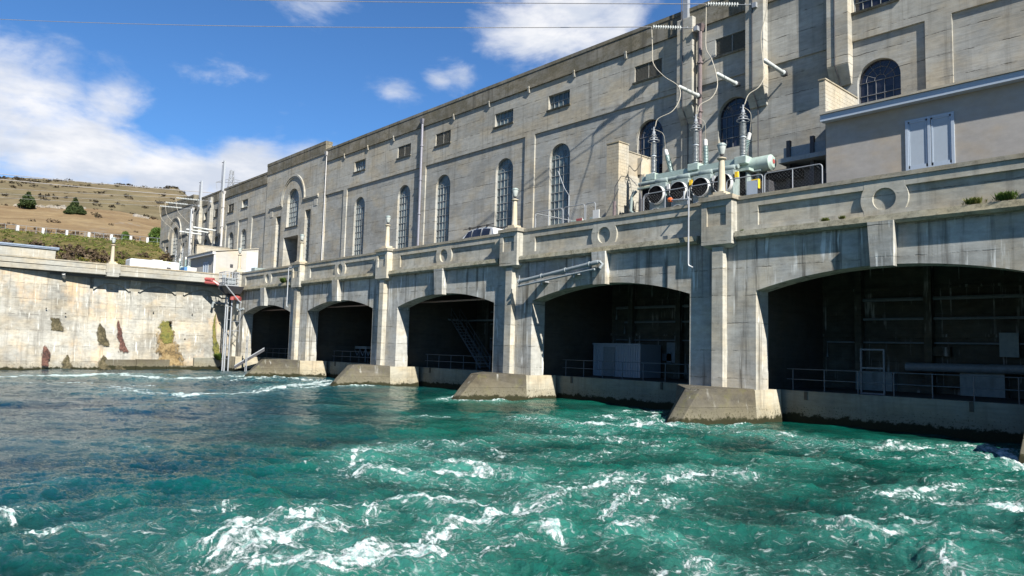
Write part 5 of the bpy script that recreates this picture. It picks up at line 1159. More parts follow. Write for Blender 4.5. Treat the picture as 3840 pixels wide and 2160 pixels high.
streakp('algae_stain', M_RUST, [(1.65, -10.45, .42), (2.4, -10.7, .22), (3.4, -10.95, .22), (4.4, -11.1, .15), (5.05, -11.2, .02)], 4, off=.33)
streakp('algae_stain', M_ALG, [(-.1, -12.2, .5), (.6, -12.3, .42), (1.4, -12.35, .06)], 1, off=.42); streakp('algae_stain', M_ALG, [(-.1, -10.9, .5), (.5, -11.0, .35), (.95, -11.1, .05)], 1, off=.42)
streakp('algae_stain', M_ALG, [(-.1, -15.6, .4), (.6, -15.6, .32), (1.4, -15.6, .05)], 1, off=1.0); streakp('algae_stain', M_ALG, [(3.6, -16.6, .5), (4.3, -16.7, .45), (4.9, -16.8, .35)], 5, off=1.05)
streakp('algae_stain', M_RUST, [(.2, -17.4, .25), (1.5, -17.4, .3), (2.3, -17.5, .05)], 5, off=1.25)
streakp('moss_patch', M_MOSS, [(.9, -1.05, .30), (2.2, -1.3, .33), (3.6, -1.55, .18), (5.2, -1.6, .10), (6.2, -1.5, .03)], 5, off=.30)
for (y_, z_) in ((-7.9, 5.9), (-4.0, 5.9), (-13.3, 3.2), (-4.6, 3.2), (-17.6, 5.7), (-16.0, 5.3)):
    b = MB(); b.lathe([(0, .07), (.08, .07)], (XW + .30 + (.9 if y_ < -14 else 0), y_, z_), (1, 0, 0), 8); b.build('weep_hole', M_DARKIN, sw)
sp_ = thing('drain_spout', 'pale elbow drain spout under the deck above the orange stain', 'pipe', (-69, -16.4, 8.9)); b = MB(); b.tube([(-69.3, -16.2, 8.75), (-68.7, -16.35, 8.85), (-68.45, -16.45, 9.1)], .16, 8); b.build('elbow', M_WHITE, sp_, smooth=True)
sp2 = thing('drain_spout', 'horizontal outlet pipe on the wall left of the access tower', 'pipe', (-69, -1.8, 7.2)); b = MB(); b.tube([(-69.4, -.6, 7.2), (-69.2, -2.0, 7.25), (-69.1, -2.1, 6.7)], .14, 8); b.build('outlet', M_GREYP, sp2, smooth=True)

# shed, trailer, huts on the yard
shd = thing('flat_roofed_shed', 'small flat roofed concrete shed on the side deck at the left edge', 'shed', (-71, -20, 9.6))
b = MB(); b.box(-73, -69.0, -30, -17.15, 9.6, 11.35); b.build('wall', M_DAM2, shd)
b = MB(); b.box(-73.2, -68.85, -30, -16.9, 11.351, 11.50); b.box(-68.84, -68.8, -30, -16.9, 11.45, 11.58); b.build('roof', M_ROOFB, shd)
vn = thing('white_trailer', 'long white box trailer with rounded corners parked behind the side parapet', 'trailer', (-78, -5.8, 9.55))
b = MB(); b.box(-79.4, -77.4, -8.5, -3.15, 10.1, 12.12); b.build('body', M_WHITEV, vn, bevel=.16)
b = MB(); b.box(-78.8, -78.0, -6.0, -4.9, 12.121, 12.26); b.box(-78.9, -78.2, -4.6, -4.1, 12.121, 12.2); b.build('roof_vent', M_WHITE, vn)
b = MB(); b.box(-77.405, -77.38, -4.6, -4.15, 11.15, 11.45); b.build('hatch', M_DARKST, vn); b = MB(); b.box(-77.402, -77.385, -4.45, -4.15, 11.85, 11.95); b.build('label_plate', M_YEL, vn)
for y_ in (-7.2, -4.4): b = MB(); b.lathe([(0, .42), (.25, .42)], (-77.7, y_, 9.98), (1, 0, 0), 16); b.build('wheel', M_BLACK, vn)
for (ya, yb_, x_, zt, lab) in ((-17.2, -14.9, -82, 11.75, 'small white hut with blue grey roof beside the flat roofed shed'), (-13.4, -9.9, -84, 11.75, 'low building with blue grey roof between the hut and the lamp post')):
    h_ = thing('blue_roofed_hut', lab, 'hut', (x_, (ya + yb_) / 2, 9.53)); b = MB(); b.box(x_ - 3, x_, ya, yb_, 9.53, zt - .35); b.build('wall', M_WHITE, h_); b = MB(); b.hexa([(x_ - 3.2, ya - .2, zt - .34), (x_ + .3, ya - .2, zt - .34), (x_ + .3, yb_ + .2, zt - .34), (x_ - 3.2, yb_ + .2, zt - .34)], [(x_ - 2, ya, zt + .1), (x_ - .8, ya, zt + .1), (x_ - .8, yb_, zt + .1), (x_ - 2, yb_, zt + .1)]); b.build('roof', M_ROOFB, h_)
ub = thing('utility_cabinet', 'white cabinet with blue side next to the far transformer', 'cabinet', (-80, -.6, 9.55)); b = MB(); b.box(-81, -79.5, -1.6, -.55, 9.55, 11.9); b.build('body', M_WHITE, ub); b = MB(); b.box(-80.9, -79.52, -2.0, -1.61, 9.55, 11.9); b.build('side_panel', M_BLUEC, ub)
lb = thing('white_service_box', 'small white service box with a ball on top behind the side parapet', 'cabinet', (-72, 1.6, 9.6)); b = MB(); b.box(-72.4, -71.8, 1.3, 2.4, 9.6, 11.3); b.build('body', M_WHITE, lb); b = MB(); b.lathe([(0, .03), (.25, .03), (.27, .14), (.4, .16), (.5, .05)], (-72.1, 1.9, 11.3), n=10); b.build('lamp', M_GLASSL, lb)  # plain white painted box with a ball on top
ac = thing('grey_louvred_unit', 'grey louvred unit standing behind the access cage', 'cabinet', (-70, 3.2, 9.6)); b = MB(); b.box(-70.6, -69.6, 2.6, 4.4, 9.66, 11.6); b.build('body', M_GREYG, ac)

# ------------------------------------------------------------------ access tower with cage and red boom
at_ = thing('access_tower', 'steel guide rails carrying a railed access cage at the corner of the river walls', 'access tower', (-66.2, -1.5, 0))
for (x_, y_, r_) in ((-66.75, -1.50, .075), (-66.55, -1.36, .085), (-66.15, -1.1, .08)):
    b = MB(); b.tube([(x_, y_, -1.), (x_, y_, 9.0)], r_, 8); b.build('guide_rail', M_STEEL, at_)
b = MB()
for z_ in (1.2, 2.6, 4.0, 5.4, 6.8): b.tube([(-66.8, -1.6, z_), (-66.1, -1.1, z_)], .03, 5)
b.tube([(-66.0, -1.0, 5.2), (-65.2, -.6, 5.2)], .035, 5); b.tube([(-66.0, -1.0, 4.2), (-65.2, -.6, 4.2)], .05, 5); b.tube([(-66.0, -1.0, 3.4), (-65.2, -.6, 4.9)], .03, 5); b.tube([(-65.2, -.5, 3.0), (-65.2, -.5, 7.4)], .03, 5); b.build('bracing', M_STEEL, at_)
cx0, cx1, cy0, cy1, cz0, cz1 = -66.85, -65.1, -2.35, -.9, 9.05, 10.4
b = MB(); b.box(cx0, cx1, cy0, cy1, cz0 - .12, cz0); b.build('cage_floor', M_STEEL, at_)
b = MB(); b.hexa([(cx0 + .6, cy0 + .5, cz0 - .9), (cx1 - .3, cy0 + .5, cz0 - .9), (cx1 - .3, cy1 + .4, cz0 - .9), (cx0 + .6, cy1 + .4, cz0 - .9)], [(cx0 + .2, cy0 + .2, cz0 - .121), (cx1 + .1, cy0 + .2, cz0 - .121), (cx1 + .1, cy1 + .6, cz0 - .121), (cx0 + .2, cy1 + .6, cz0 - .121)]); b.build('cage_underframe', M_DARKST, at_)
b = MB(); cs = [(cx0, cy0), (cx1, cy0), (cx1, cy1), (cx0, cy1)]
for k in range(4):
    p, q = Vector((*cs[k], 0)), Vector((*cs[(k + 1) % 4], 0))
    for j in range(4): v = p.lerp(q, j / 4); b.tube([(v.x, v.y, cz0), (v.x, v.y, cz1)], .03, 5)
    for z_ in (cz0 + .25, cz0 + .7, cz1): b.tube([(p.x, p.y, z_), (q.x, q.y, z_)], .035, 5)
b.build('cage_railing', M_STEEL, at_)
b = MB(); b.box(cx0 + .5, cx1 - .2, cy0 + .3, cy1 - .3, cz0 + .05, cz0 + .75); b.box(cx0 + .2, cx0 + .5, cy0 + .2, cy0 + .5, cz0 + .1, cz0 + 1.1); b.build('control_box', M_GREYP, at_)
b = MB(); b.tube([(-64.95, -2.3, 8.95), (-64.6, -.9, 7.3), (-64.55, -.7, 7.2)], .06, 6); b.build('strut', M_STEEL, at_)
rb = thing('red_boom', 'folded red hydraulic boom beneath and left of the access cage', 'crane', (-67.5, -1.5, 8))
b = MB(); b.tube([(-68.6, -3.6, 9.72), (-67.4, -2.7, 9.62)], .20, 8); b.tube([(-68.2, -3.3, 9.35), (-67.3, -2.6, 9.25)], .17, 8); b.tube([(-67.6, -2.9, 9.6), (-66.9, -2.0, 8.9), (-66.8, -1.6, 8.2)], .17, 8); b.build('arm', M_RED, rb, smooth=True)
b = MB(); b.tube([(-67.0, -2.2, 8.9), (-66.3, -1.0, 7.7)], .28, 8); b.build('slewing_beam', M_DARKST, rb); b = MB(); b.tube([(-66.2, -1.1, 7.95), (-65.3, -.6, 7.6)], .26, 8); b.lathe([(0, .22), (.35, .22), (.4, .1)], (-65.9, -1.2, 7.5), n=10); b.build('ram', M_RED, rb, smooth=True)
ht = thing('downpipe_stub', 'pale vertical pipe end below the red boom', 'pipe', (-65.8, -.6, 6.5)); b = MB(); b.tube([(-65.8, -.6, 7.4), (-65.8, -.6, 6.6), (-65.3, -.5, 6.4), (-64.9, -.3, 6.6)], .14, 8); b.build('pipe', M_GREYP, ht)
rp = thing('sloping_ramp', 'narrow grey sloping ramp leading from the water up into the farthest arch', 'ramp', (-64, 0, 1.3))
b = MB(); A_, B_ = Vector((-64.6, -1.0, .5)), Vector((-63.3, 1.6, 2.45)); sd = Vector((.30, -.15, 0)); b.hexa([A_ - sd + Vector((0, 0, -.28)), B_ - sd + Vector((0, 0, -.28)), B_ + sd + Vector((0, 0, -.28)), A_ + sd + Vector((0, 0, -.28))], [A_ - sd, B_ - sd, B_ + sd, A_ + sd]); b.build('trough', M_DARKST, rp)
b = MB(); up_ = Vector((0, 0, .02)); b.hexa([A_ - sd * 1.1 + up_, B_ - sd * 1.1 + up_, B_ + sd * 1.1 + up_, A_ + sd * 1.1 + up_], [v + Vector((0, 0, .12)) for v in (A_ - sd * 1.1, B_ - sd * 1.1, B_ + sd * 1.1, A_ + sd * 1.1)]); b.build('tread_plate', M_STEEL, rp)
rs_ = thing('ladder_frame', 'white pile frame standing in the water beside the ramp', 'frame', (-63, 0, 0))
b = MB()
for x_ in (-63.1, -62.75): b.tube([(x_, -.5, -1), (x_, -.5, 3.7)], .05, 6)
for z_ in (.6, 2.4, 3.2): b.tube([(-63.1, -.5, z_), (-62.75, -.5, z_)], .04, 5)
b.build('piles', M_STEEL, rs_)

# ------------------------------------------------------------------ things inside the arches
sc_ = thing('corrugated_container', 'white corrugated steel cabin with plain door inside the second arch from the right', 'container', (-18.6, 7, 1.44))
b = MB(); x0, x1, y0_, z0, z1 = -20.85, -16.95, 5.9, 1.46, 3.58; b.box(x0, x1, y0_ + .05, y0_ + 2.2, z0, z1); b.box(x0 - .03, x1 + .03, y0_ - .03, y0_ + .06, z1 - .06, z1 + .03); b.build('body', M_CORR, sc_)
k = 0; xx = x0
while xx < x1 - .1:
    b = MB(); b.hexa([(xx, y0_ + .045, z0), (xx + .12, y0_ + .045, z0), (xx + .12, y0_ + .045, z1 - .07), (xx, y0_ + .045, z1 - .07)], [(xx + .03, y0_, z0), (xx + .09, y0_, z0), (xx + .09, y0_, z1 - .07), (xx + .03, y0_, z1 - .07)])
    if not (-20.0 < xx + .06 < -18.9): b.build('corrugation', M_CORR, sc_)
    xx += .19
b = MB(); b.box(-19.95, -18.98, y0_ - .01, y0_ + .04, z0, 3.38); d_ = b.build('door', M_GREYP, sc_); b = MB(); b.box(-19.15, -19.08, y0_ - .06, y0_ - .01, 2.4, 2.5); b.build('handle', M_STEEL, d_)
nk = thing('concrete_niche', 'concrete block with dark niche at the back of the second arch', 'structure block', (-24, 7.5, 1.44)); b = MB(); b.box(-25.0, -22.6, 6.6, 8.2, 1.45, 4.6); b.box(-25.0, -24.6, 6.6, 8.2, 4.6, 6.5); b.box(-22.9, -22.6, 6.6, 8.2, 4.6, 6.5); b.box(-25.3, -22.3, 6.5, 8.2, 6.5, 6.65); b.build('block', M_APRON, nk)
tk = thing('square_tank', 'pale square tank hung high inside the middle arch', 'tank', (-40.2, 6.4, 4.3)); b = MB(); b.box(-41.8, -39.0, 5.9, 7.6, 4.35, 6.5); b.build('body', M_RENDERW, tk); b = MB(); b.box(-41.5, -38.9, 6.0, 7.5, 4.1, 4.34); b.tube([(-41, 6.1, 1.5), (-41, 6.1, 4.1)], .06, 5); b.tube([(-39.2, 6.1, 1.5), (-39.2, 6.1, 4.1)], .06, 5); b.build('stand', M_DARKST, tk)
sg = thing('bay_sign', 'small white sign reading S1 inside the middle arch', 'sign', (-38.3, 5.8, 4.0)); b = MB(); b.box(-38.62, -38.05, 5.80, 5.83, 3.82, 4.22); b.build('board', M_WHITE, sg)
tcv = bpy.data.curves.new('lettering', 'FONT'); tcv.body = 'S1'; tcv.size = .42; tcv.align_x = 'CENTER'; tcv.align_y = 'CENTER'; tcv.extrude = .004; tob = bpy.data.objects.new('lettering_source', tcv); col.objects.link(tob); bpy.context.view_layer.update(); lme = bpy.data.meshes.new_from_object(tob.evaluated_get(bpy.context.evaluated_depsgraph_get())); bpy.data.objects.remove(tob); lme.materials.clear(); lme.materials.append(M_BLACK); to_ = bpy.data.objects.new('lettering', lme); col.objects.link(to_); to_.parent = sg; to_.location = Vector((-38.335, 5.79, 4.02)) - wl(sg); to_.rotation_euler = (R(90), 0, 0)
st = thing('steel_stairs', 'steel stair flight with handrails inside the middle arch', 'stairs', (-34, 6, 1.5))
for s_ in (5.6, 6.5):
    b = MB(); b.tube([(-36.2, s_, 5.4), (-32.2, s_, 1.5)], .07, 5); b.tube([(-36.2, s_, 6.3), (-32.2, s_, 2.45)], .035, 5); b.tube([(-36.2, s_, 5.85), (-32.2, s_, 2.0)], .03, 5)
    for k in range(5): f_ = k / 4; b.tube([(-36.2 + 4 * f_, s_, 5.4 - 3.9 * f_), (-36.2 + 4 * f_, s_, 6.3 - 3.85 * f_)], .03, 5)
    b.build('stringer', M_RAILD, st)
for k in range(16): f_ = (k + .5) / 16; b = MB(); b.box(-36.2 + 4 * f_ - .12, -36.2 + 4 * f_ + .12, 5.62, 6.48, 5.4 - 3.9 * f_ - .02, 5.4 - 3.9 * f_ + .02); b.build('tread', M_GREYP, st)
b = MB(); b.box(-38.9, -36.2, 5.5, 8, 5.3, 5.42); b.box(-36.2, -31.5, 7.4, 8, 5.3, 5.42); b.build('landing', M_GREYP, st)
gy_ = thing('trestle_table', 'long pale trestle platform on zigzag legs inside the second farthest arch', 'platform', (-52.8, 6, 1.5)); b = MB(); b.box(-58, -49.4, 5.6, 6.8, 2.7, 2.95); b.build('platform_top', M_RENDERW, gy_)
b = MB()
for k in range(9): xa = -57.9 + k * 1.05; b.tube([(xa, 5.6, 2.7), (xa + .52, 5.6, 2.05)], .04, 5); b.tube([(xa + .52, 5.6, 2.05), (xa + 1.05, 5.6, 2.7)], .04, 5)
for k in range(5): b.tube([(-57.9 + k * 2.1, 5.6, 1.45), (-57.9 + k * 2.1, 5.6, 2.7)], .05, 5)
b.build('trestle', M_GREYP, gy_)
for x_, lab in ((-30, 'rusty ceiling pipe under the crown of the middle arch'), (-45, 'rusty ceiling pipe under the crown of the second farthest arch'), (-60, 'rusty ceiling pipe under the crown of the farthest arch')):
    b = MB(); b.tube([(x_ - 6, 2.2, 6.55), (x_ + 6, 2.2, 6.55)], .07, 8); tag(b.build('ceiling_pipe', simple('rusty_pipe', (.34, .22, .19), .6, rust=.5), origin=(x_, 2.2, 6.55)), lab, 'pipe', 'ceiling pipes')
df = thing('gate_frame', 'pale grey steel gate frame standing at the railing inside the nearest arch', 'gate', (-1.7, 2.75, 1.45)); b = MB()
for z_ in (1.47, 2.6, 3.42): b.box(-2.2, -1.15, 2.84, 2.90, z_, z_ + .07)
for x_ in (-2.2, -1.22): b.box(x_, x_ + .07, 2.83, 2.91, 1.46, 3.49)
b.build('frame', M_RAILD, df)
lp_ = thing('large_pipe', 'large dark elbow pipe on the back wall of the nearest arch', 'pipe', (3, 7.9, 1.5)); b = MB(); b.tube([(4.6, 7.8, 8), (4.6, 7.8, 3.6), (4.3, 7.8, 3.0), (3.6, 7.8, 2.75), (-2, 7.8, 2.7)], .22, 10); b.build('pipe', M_GREYP, lp_, smooth=True)
for x_ in (-3.6, 1.2, 5.4): 
    b = MB(); b.box(x_ - .9, x_ + .9, 7.9, 8.5, 1.45, 2.4 + .2 * (x_ > 0)); tag(b.build('equipment_crate', M_GREYG, origin=(x_, 8.2, 1.45)), {-3.6: 'dark crate at the left of the nearest arch gallery', 1.2: 'dark crate behind the gate frame in the nearest arch', 5.4: 'dark crate at the right of the nearest arch gallery'}[x_], 'crate')

for k, x in enumerate([-60, -45, -30, -15, 0]):
    labs = ['pipework and boxes on the back wall of the farthest arch', 'pipework and boxes on the back wall behind the trestle table', 'pipework on the back wall behind the steel stairs', 'pipework on the back wall beside the corrugated cabin', 'pipework and panels on the back wall of the nearest arch']
    o = thing('wall_pipework', labs[k], 'pipework', (x, 8.3, 3), 'pipework on the gallery back wall'); r = np.random.default_rng(60 + k)
    for z_, r_ in ((5.1, .07), (3.9, .05), (6.1, .10)):
        b = MB(); xa, xb = x - 6.3 + r.uniform(0, 2), x + 6.3 - r.uniform(0, 2); b.tube([(xa, 8.35, z_ - .8), (xa, 8.35, z_), (xb, 8.35, z_), (xb, 8.35, z_ + .7)], r_, 6); b.build('pipe', M_GREYP, o)
    for q in range(6):
        xx, zz, w_, h_ = x + r.uniform(-5.5, 5.2), r.uniform(1.6, 4.6), r.uniform(.3, 1.1), r.uniform(.4, 1.3); b = MB(); b.box(xx, xx + w_, 8.2, 8.5, zz, zz + h_); b.build('panel', (M_GREYP, M_BACKW, M_RAILD, M_GREYG)[q % 4], o)
    for q in range(3): xx = x - 5 + q * 4.2 + r.uniform(-.5, .5); b = MB(); b.box(xx, xx + .35, 8.05, 8.5, 1.45, 8.1); b.build('column', M_BACKW, o)
    b = MB(); b.tube([(x - 6.2, 5.0, 7.6), (x + 6.2, 5.0, 7.6)], .09, 6); b.tube([(x - 6.2, 4.2, 7.8), (x + 6.2, 4.2, 7.8)], .05, 6)
    for q in range(4): b.tube([(x - 5 + q * 3.3, 5.0, 7.6), (x - 5 + q * 3.3, 5.0, 8.5)], .02, 4)
    b.build('hung_pipes', M_GREYP, o)
# ------------------------------------------------------------------ leaves, weeds, shrubs and trees
def leafmat(name, a, b_, c_=None, rough=.7):
    m = bpy.data.materials.new(name); m.use_nodes = True; t = NT(m.node_tree); b = t.n['Principled BSDF']; g = t.new('ShaderNodeNewGeometry')
    rnd = g.outputs['Random Per Island']; n = t.noise(g.outputs['Position'], .8, 3.); c = t.ramp(t.add(t.mul(rnd, .6), t.mul(n, .4)), [(.25, a), (.6, b_)] + ([(.85, c_)] if c_ else []))
    t.l.new(c, b.inputs['Base Color']); b.inputs['Roughness'].default_value = rough; b.inputs['Specular IOR Level'].default_value = .25
    tr_ = t.new('ShaderNodeBsdfTranslucent'); t.l.new(c, tr_.inputs[0]); ms = t.new('ShaderNodeMixShader'); ms.inputs[0].default_value = .25; out = t.n['Material Output']; t.l.new(b.outputs[0], ms.inputs[1]); t.l.new(tr_.outputs[0], ms.inputs[2]); t.l.new(ms.outputs[0], out.inputs['Surface'])
    return m
ML_PINE = leafmat('pine_needles', (.018, .032, .010), (.045, .070, .020), (.075, .095, .03)); ML_GRN = leafmat('green_leaves', (.035, .070, .012), (.075, .125, .022), (.12, .17, .03)); ML_GORSE = leafmat('gorse', (.05, .055, .018), (.10, .10, .03), (.30, .22, .02))
ML_YEL = leafmat('gorse_flowers', (.40, .26, .01), (.55, .38, .02), (.62, .45, .05)); ML_BRN = leafmat('bare_twigs', (.055, .038, .024), (.105, .075, .045), (.16, .12, .075)); ML_GRASS = leafmat('grass_tufts', (.07, .095, .02), (.13, .16, .03), (.25, .20, .07)); ML_DK = leafmat('hill_scrub', (.025, .020, .013), (.048, .038, .022), (.075, .06, .035))
def leafcloud(centres, radii, n, size, seed=1, squash=(1, 1, 1), surface=.6):
    r = np.random.default_rng(seed); C_ = np.array(centres, float); Rr = np.array(radii, float); wts = Rr ** 2; wts /= wts.sum(); idx = r.choice(len(C_), n, p=wts)
    d = r.normal(size=(n, 3)); d /= np.linalg.norm(d, axis=1)[:, None]; rad = r.random(n) ** (1 - surface); pos = C_[idx] + d * (Rr[idx] * rad)[:, None] * np.array(squash)
    a = r.normal(size=(n, 3)); a /= np.linalg.norm(a, axis=1)[:, None]; b_ = np.cross(a, r.normal(size=(n, 3))); b_ /= np.linalg.norm(b_, axis=1)[:, None]; s = size * (.6 + .8 * r.random(n))[:, None]
    v = np.stack([pos - a * s, pos + b_ * s * .55, pos + a * s, pos - b_ * s * .55], 1); return v
def quads(name, v, mat, parent=None, origin=(0, 0, 0), **props):
    off = wl(parent) if parent is not None else Vector(origin); v = v - np.array(off)[None, None]; n = len(v); me = bpy.data.meshes.new(name); me.vertices.add(n * 4); me.vertices.foreach_set('co', v.reshape(-1).astype(np.float32)); me.loops.add(n * 4); me.loops.foreach_set('vertex_index', np.arange(n * 4, dtype=np.int32)); me.polygons.add(n); me.polygons.foreach_set('loop_start', (np.arange(n) * 4).astype(np.int32)); me.polygons.foreach_set('loop_total', np.full(n, 4, np.int32)); me.update(calc_edges=True); me.materials.append(mat)
    o = bpy.data.objects.new(name, me); col.objects.link(o)
    if parent is not None: o.parent = parent
    else: o.location = off
    for k, v_ in props.items(): o[k] = v_
    return o
def at(az, el, d):
    a, e = R(az), R(el); return Vector((CAM.x - d * math.sin(a), CAM.y + d * math.cos(a), CAM.z + d * math.tan(e)))
def gpoint(az, d):
    p = at(az, 0, d); z = float(ground_z(np.array([p.x]), np.array([p.y]))[0]); return Vector((p.x, p.y, z))
def tree(az, d, h, w_, kind, lab, seed):
    p = gpoint(az, d); p.z -= .1; o = thing('pine_tree' if kind == 'pine' else 'leafy_tree', lab, 'tree', p, 'trees on the dry hillside'); r = np.random.default_rng(seed)
    b = MB(); b.tube([p, p + Vector((.05 * h, 0, h * .5)), p + Vector((.02 * h, 0, h * .93))], .05 * h * .7, 7, r2=.02)
    cs_, rs = [], []
    if kind == 'pine':
        for k in range(46):
            f_ = (k + .5) / 46; z_ = h * (.08 + .88 * f_); R_ = w_ * (1 - f_) ** .75 * (.75 + .5 * r.random()) + .1; a = k * 2.4; q = p + Vector((math.cos(a) * R_ * .62, math.sin(a) * R_ * .62, z_ + .1 * R_))
            b.tube([p + Vector((.03 * h, 0, z_)), q], .03 * h * .25, 4, r2=.01); cs_.append(q); rs.append(max(.12 * w_, R_ * .42))
    else:
        for k in range(26):
            a = k * 2.4; f_ = (k + .5) / 26; z_ = h * (.2 + .72 * f_); R_ = w_ * math.sin(math.pi * min(1, .25 + .75 * f_)) ** .6 * (.55 + .5 * r.random()); q = p + Vector((math.cos(a) * R_ * .6, math.sin(a) * R_ * .6, z_)); b.tube([p + Vector((0, 0, z_ * .5)), q], .02 * h, 4, r2=.01); cs_.append(q); rs.append(w_ * .36)
    b.build('trunk', simple('bark', (.10, .075, .05), .9), o)
    quads('crown', leafcloud([tuple(c_) for c_ in cs_], rs, 5200, .055 * h, seed, (1, 1, .6 if kind == 'pine' else .9)), ML_PINE if kind == 'pine' else ML_GRN, o)
tree(82.15, 250, 5.2, 2.4, 'pine', 'dark wide wind leaning pine alone on the left hillside', 11); tree(79.5, 235, 4.9, 1.6, 'pine', 'dark spired pine in the middle of the left hillside', 12); tree(79.15, 233, 2.7, 1.5, 'pine', 'low pine bush joined to the right of the spired pine', 16); tree(79.8, 233, 2.6, 1.4, 'pine', 'low pine bush joined to the left of the spired pine', 17)
tree(76.35, 175, 2.5, 1.15, 'leaf', 'small round green bush tree behind the white posts', 13); tree(74.35, 170, 4.1, 2.2, 'leaf', 'broad green tree against the far end of the powerhouse', 14); tree(78.15, 230, 1.4, .6, 'pine', 'tiny young pine between the spired pine and the round bush', 15)
# scrub on the slopes
def scrubfield(name, n, dmin, dmax, size, mat, seed, azr=(68, 90), dens=None, leaf=.5, per=26, label=None, rowk=.03, **kw):
    r = np.random.default_rng(seed); V = []; tries = 0; pts = []
    while len(pts) < n and tries < n * 30:
        tries += 1; az_ = r.uniform(*azr); d = dmin + (dmax - dmin) * r.random() ** .8
        if dens is not None and r.random() > dens(az_, d): continue
        pts.append((az_, d, size * (.5 + r.random())))
    for i, (az_, d, s) in enumerate(pts):
        p = gpoint(az_, d); cs_ = [(p.x + r.uniform(-s, s), p.y + r.uniform(-s, s), p.z + s * r.uniform(.15, .55)) for _ in range(4)]
        V.append(leafcloud(cs_, [s * .62] * 4, per, leaf * s, seed * 1000 + i, (1, 1, .6)))
    o = quads(name, np.concatenate(V), mat, kind='stuff'); o['label'] = label or name; return o
clump = lambda a, d: float(np.clip(.12 + 1.6 * (fbm(np.array([a * .9]), np.array([d * .02]), 3, 33)[0] + .05) + (1.1 if (a < 74.6 and d > 520) else 0) + (.5 if a > 80 and d > 600 else 0), 0.03, 1))
scrubfield('hill_scrub', 620, 430, 815, 1.7, ML_DK, 21, dens=clump, leaf=.35, per=22, label='dark scrub dotted over the far hill'); scrubfield('hill_scrub', 60, 190, 345, .9, ML_BRN, 22, leaf=.35, per=26, label='brown tussocks on the near slope')
rk_ = []
def rocks(name, n, az0, d0, sa, sd, s, seed):
    r = np.random.default_rng(seed); b = MB()
    for k in range(n):
        p = gpoint(r.normal(az0, sa), r.normal(d0, sd)); q = s * (.4 + r.random()); bm_ = [(p.x + q * math.cos(a) * r.uniform(.6, 1.2), p.y + q * math.sin(a) * r.uniform(.6, 1.2), p.z - .3) for a in np.linspace(0, 6.28, 7)[:-1]]; tp = [(v[0] * .4 + p.x * .6 + r.uniform(-.1, .1), v[1] * .4 + p.y * .6, p.z + q * r.uniform(.3, .7)) for v in bm_]; b.hexa(bm_, tp)
    o = b.build(name, concrete('hill_rock', (.19, .175, .155), joints=0., lichen=.4), kind='stuff'); o['label'] = 'grey outcrop rocks on the slope'
rocks('rock_outcrop', 60, 81.3, 315, .8, 14, 1.1, 5); rocks('rock_outcrop', 25, 79.8, 300, .5, 10, 1.0, 6); rocks('rock_outcrop', 16, 75.4, 300, .35, 6, 1.2, 7)
# green and yellow bank below the white posts
scrubfield('bank_grass', 1200, 114, 150, .30, ML_GRASS, 25, azr=(72.5, 86), leaf=.30, per=26, label='rough green grass on the bank'); scrubfield('bank_shrubs', 230, 114, 138, .9, ML_BRN, 26, azr=(73, 86), leaf=.24, per=60, label='brown twiggy shrubs on the bank', dens=lambda a, d: .95 if (77.5 < a < 80.3 and d > 118) else (.55 if a < 76.5 else .25))
scrubfield('bank_gorse', 170, 114, 134, .62, ML_GORSE, 27, azr=(73, 86), leaf=.22, per=60, label='green gorse bushes on the bank'); scrubfield('gorse_blossom', 70, 114, 134, .6, ML_YEL, 28, azr=(73, 86), leaf=.16, per=40, label='yellow gorse blossom on the bank', dens=lambda a, d: .9 if (a < 77.3 or a > 82) else .15)
scrubfield('roadside_scrub', 130, 162, 190, .6, ML_BRN, 29, azr=(73, 86), leaf=.25, per=40, label='dry brushwood above the road'); scrubfield('roadside_scrub', 120, 162, 176, .7, ML_GORSE, 30, azr=(79, 86), leaf=.25, per=40, label='grey green brush above the road')
# white roadside posts and wire fence
posts_az = [84.0, 82.6, 81.2, 79.85, 78.55, 77.2, 76.0, 74.95, 73.95]
ordn = ['leftmost', 'second from left', 'third from left', 'fourth from left', 'middle', 'fourth from right', 'third from right', 'second from right', 'rightmost']
gp = thing('guard_post', 'one of the short square white guard posts spaced evenly along the hillside road', 'post', (0, 0, 0), 'white guard posts along the hillside road')
pb = MB(); pb.box(-.19, .19, -.19, .19, -.3, 1.45); pb.build('shaft', M_WHITE, gp); pb = MB(); pb.box(-.21, .21, -.21, .21, 1.451, 1.52); pb.build('cap', M_WHITE, gp)
for k, a in enumerate(posts_az):
    q = gpoint(a, 152); 
    if k == 0: gp.location = q; gp['label'] = 'short square white guard post, leftmost of the row along the hillside road'
    else: dup(gp, q, 'short square white guard post, ' + ordn[k] + ' of the row along the hillside road')
hf = thing('hillside_fence', 'long wire mesh fence with thin grey posts below the white guard posts', 'fence', gpoint(78, 150), None)
for k in range(26):
    a = 71.5 + k * .56; q = gpoint(a, 150); b = MB(); b.tube([q, q + Vector((0, 0, 1.25))], .035, 4); b.build('post', M_STEEL, hf)
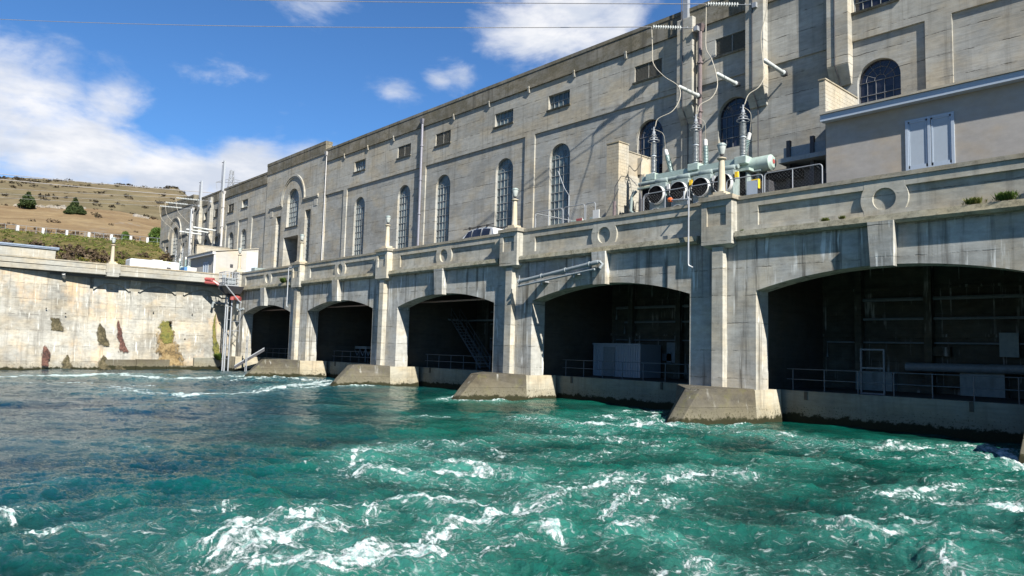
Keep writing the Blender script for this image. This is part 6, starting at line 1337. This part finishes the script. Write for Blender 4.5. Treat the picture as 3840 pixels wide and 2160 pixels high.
b = MB(); q_ = [gpoint(71.5 + k * .28, 150) + Vector((0, 0, 1.25)) for k in range(52)]; b.tube(q_, .035, 4); b.tube([v - Vector((0, 0, .7)) for v in q_], .02, 4); b.build('rail', M_STEEL, hf)
# weeds on the bridge ledge
def weed(name, lab, p, s, mat, seed, n=260):
    p = Vector(p); o = thing(name, lab, 'plant', p); r = np.random.default_rng(seed); V = []
    for k in range(n):
        a = r.uniform(0, 6.28); L = s * (.4 + .6 * r.random()); b0 = p + Vector((r.normal() * s * .28, r.normal() * .05 * s, 0)); d = Vector((math.cos(a) * .5, math.sin(a) * .5 - .25, 1)).normalized(); e = b0 + d * L; sd_ = Vector((math.sin(a), -math.cos(a), 0)) * .035 * s; m_ = b0.lerp(e, .5) + sd_; m2 = b0.lerp(e, .5) - sd_; V.append([tuple(b0), tuple(m_), tuple(e + Vector((0, 0, -.15 * L))), tuple(m2)])
    quads('leaves', np.array(V), mat, o); return o
weed('weed_clump', 'bright green weed tuft on the ledge left of the nearest ring medallion', (-2.35, -.18, 8.88), .28, ML_GRASS, 41); weed('weed_clump', 'smaller green tuft on the ledge just left of the nearest ring medallion', (-1.62, -.18, 8.9), .25, ML_GRASS, 42, 150); weed('weed_clump', 'low weed at the foot of the nearest lamp pedestal box', (-6.3, -.2, 8.86), .16, ML_GRN, 43, 120)
weed('weed_clump', 'green and rust coloured weed on the ledge near the right edge', (3.25, -.2, 8.88), .42, ML_GRASS, 44, 420); weed('weed_clump', 'large green weed on the ledge at the right edge of the picture', (4.3, -.2, 8.9), .5, ML_GRN, 45, 420); weed('weed_clump', 'bushy green weed on the ledge beside the far drain pipe', (-55.6, -.25, 8.9), .75, ML_GRN, 46, 500)
weed('weed_clump', 'bright green fern at the foot of the mossy streak in the wall corner', (-68.3, -1.3, 1.0), 1.1, ML_GRN, 47, 600); weed('weed_clump', 'dry red brown twigs growing at the top of the moss patch', (-69.2, -6.2, 4.7), .6, ML_BRN, 48, 90)
for o in list(bpy.data.objects):
    if o.type == 'MESH' and not o.data.materials: o.data.materials.append(M_BRIDGE)
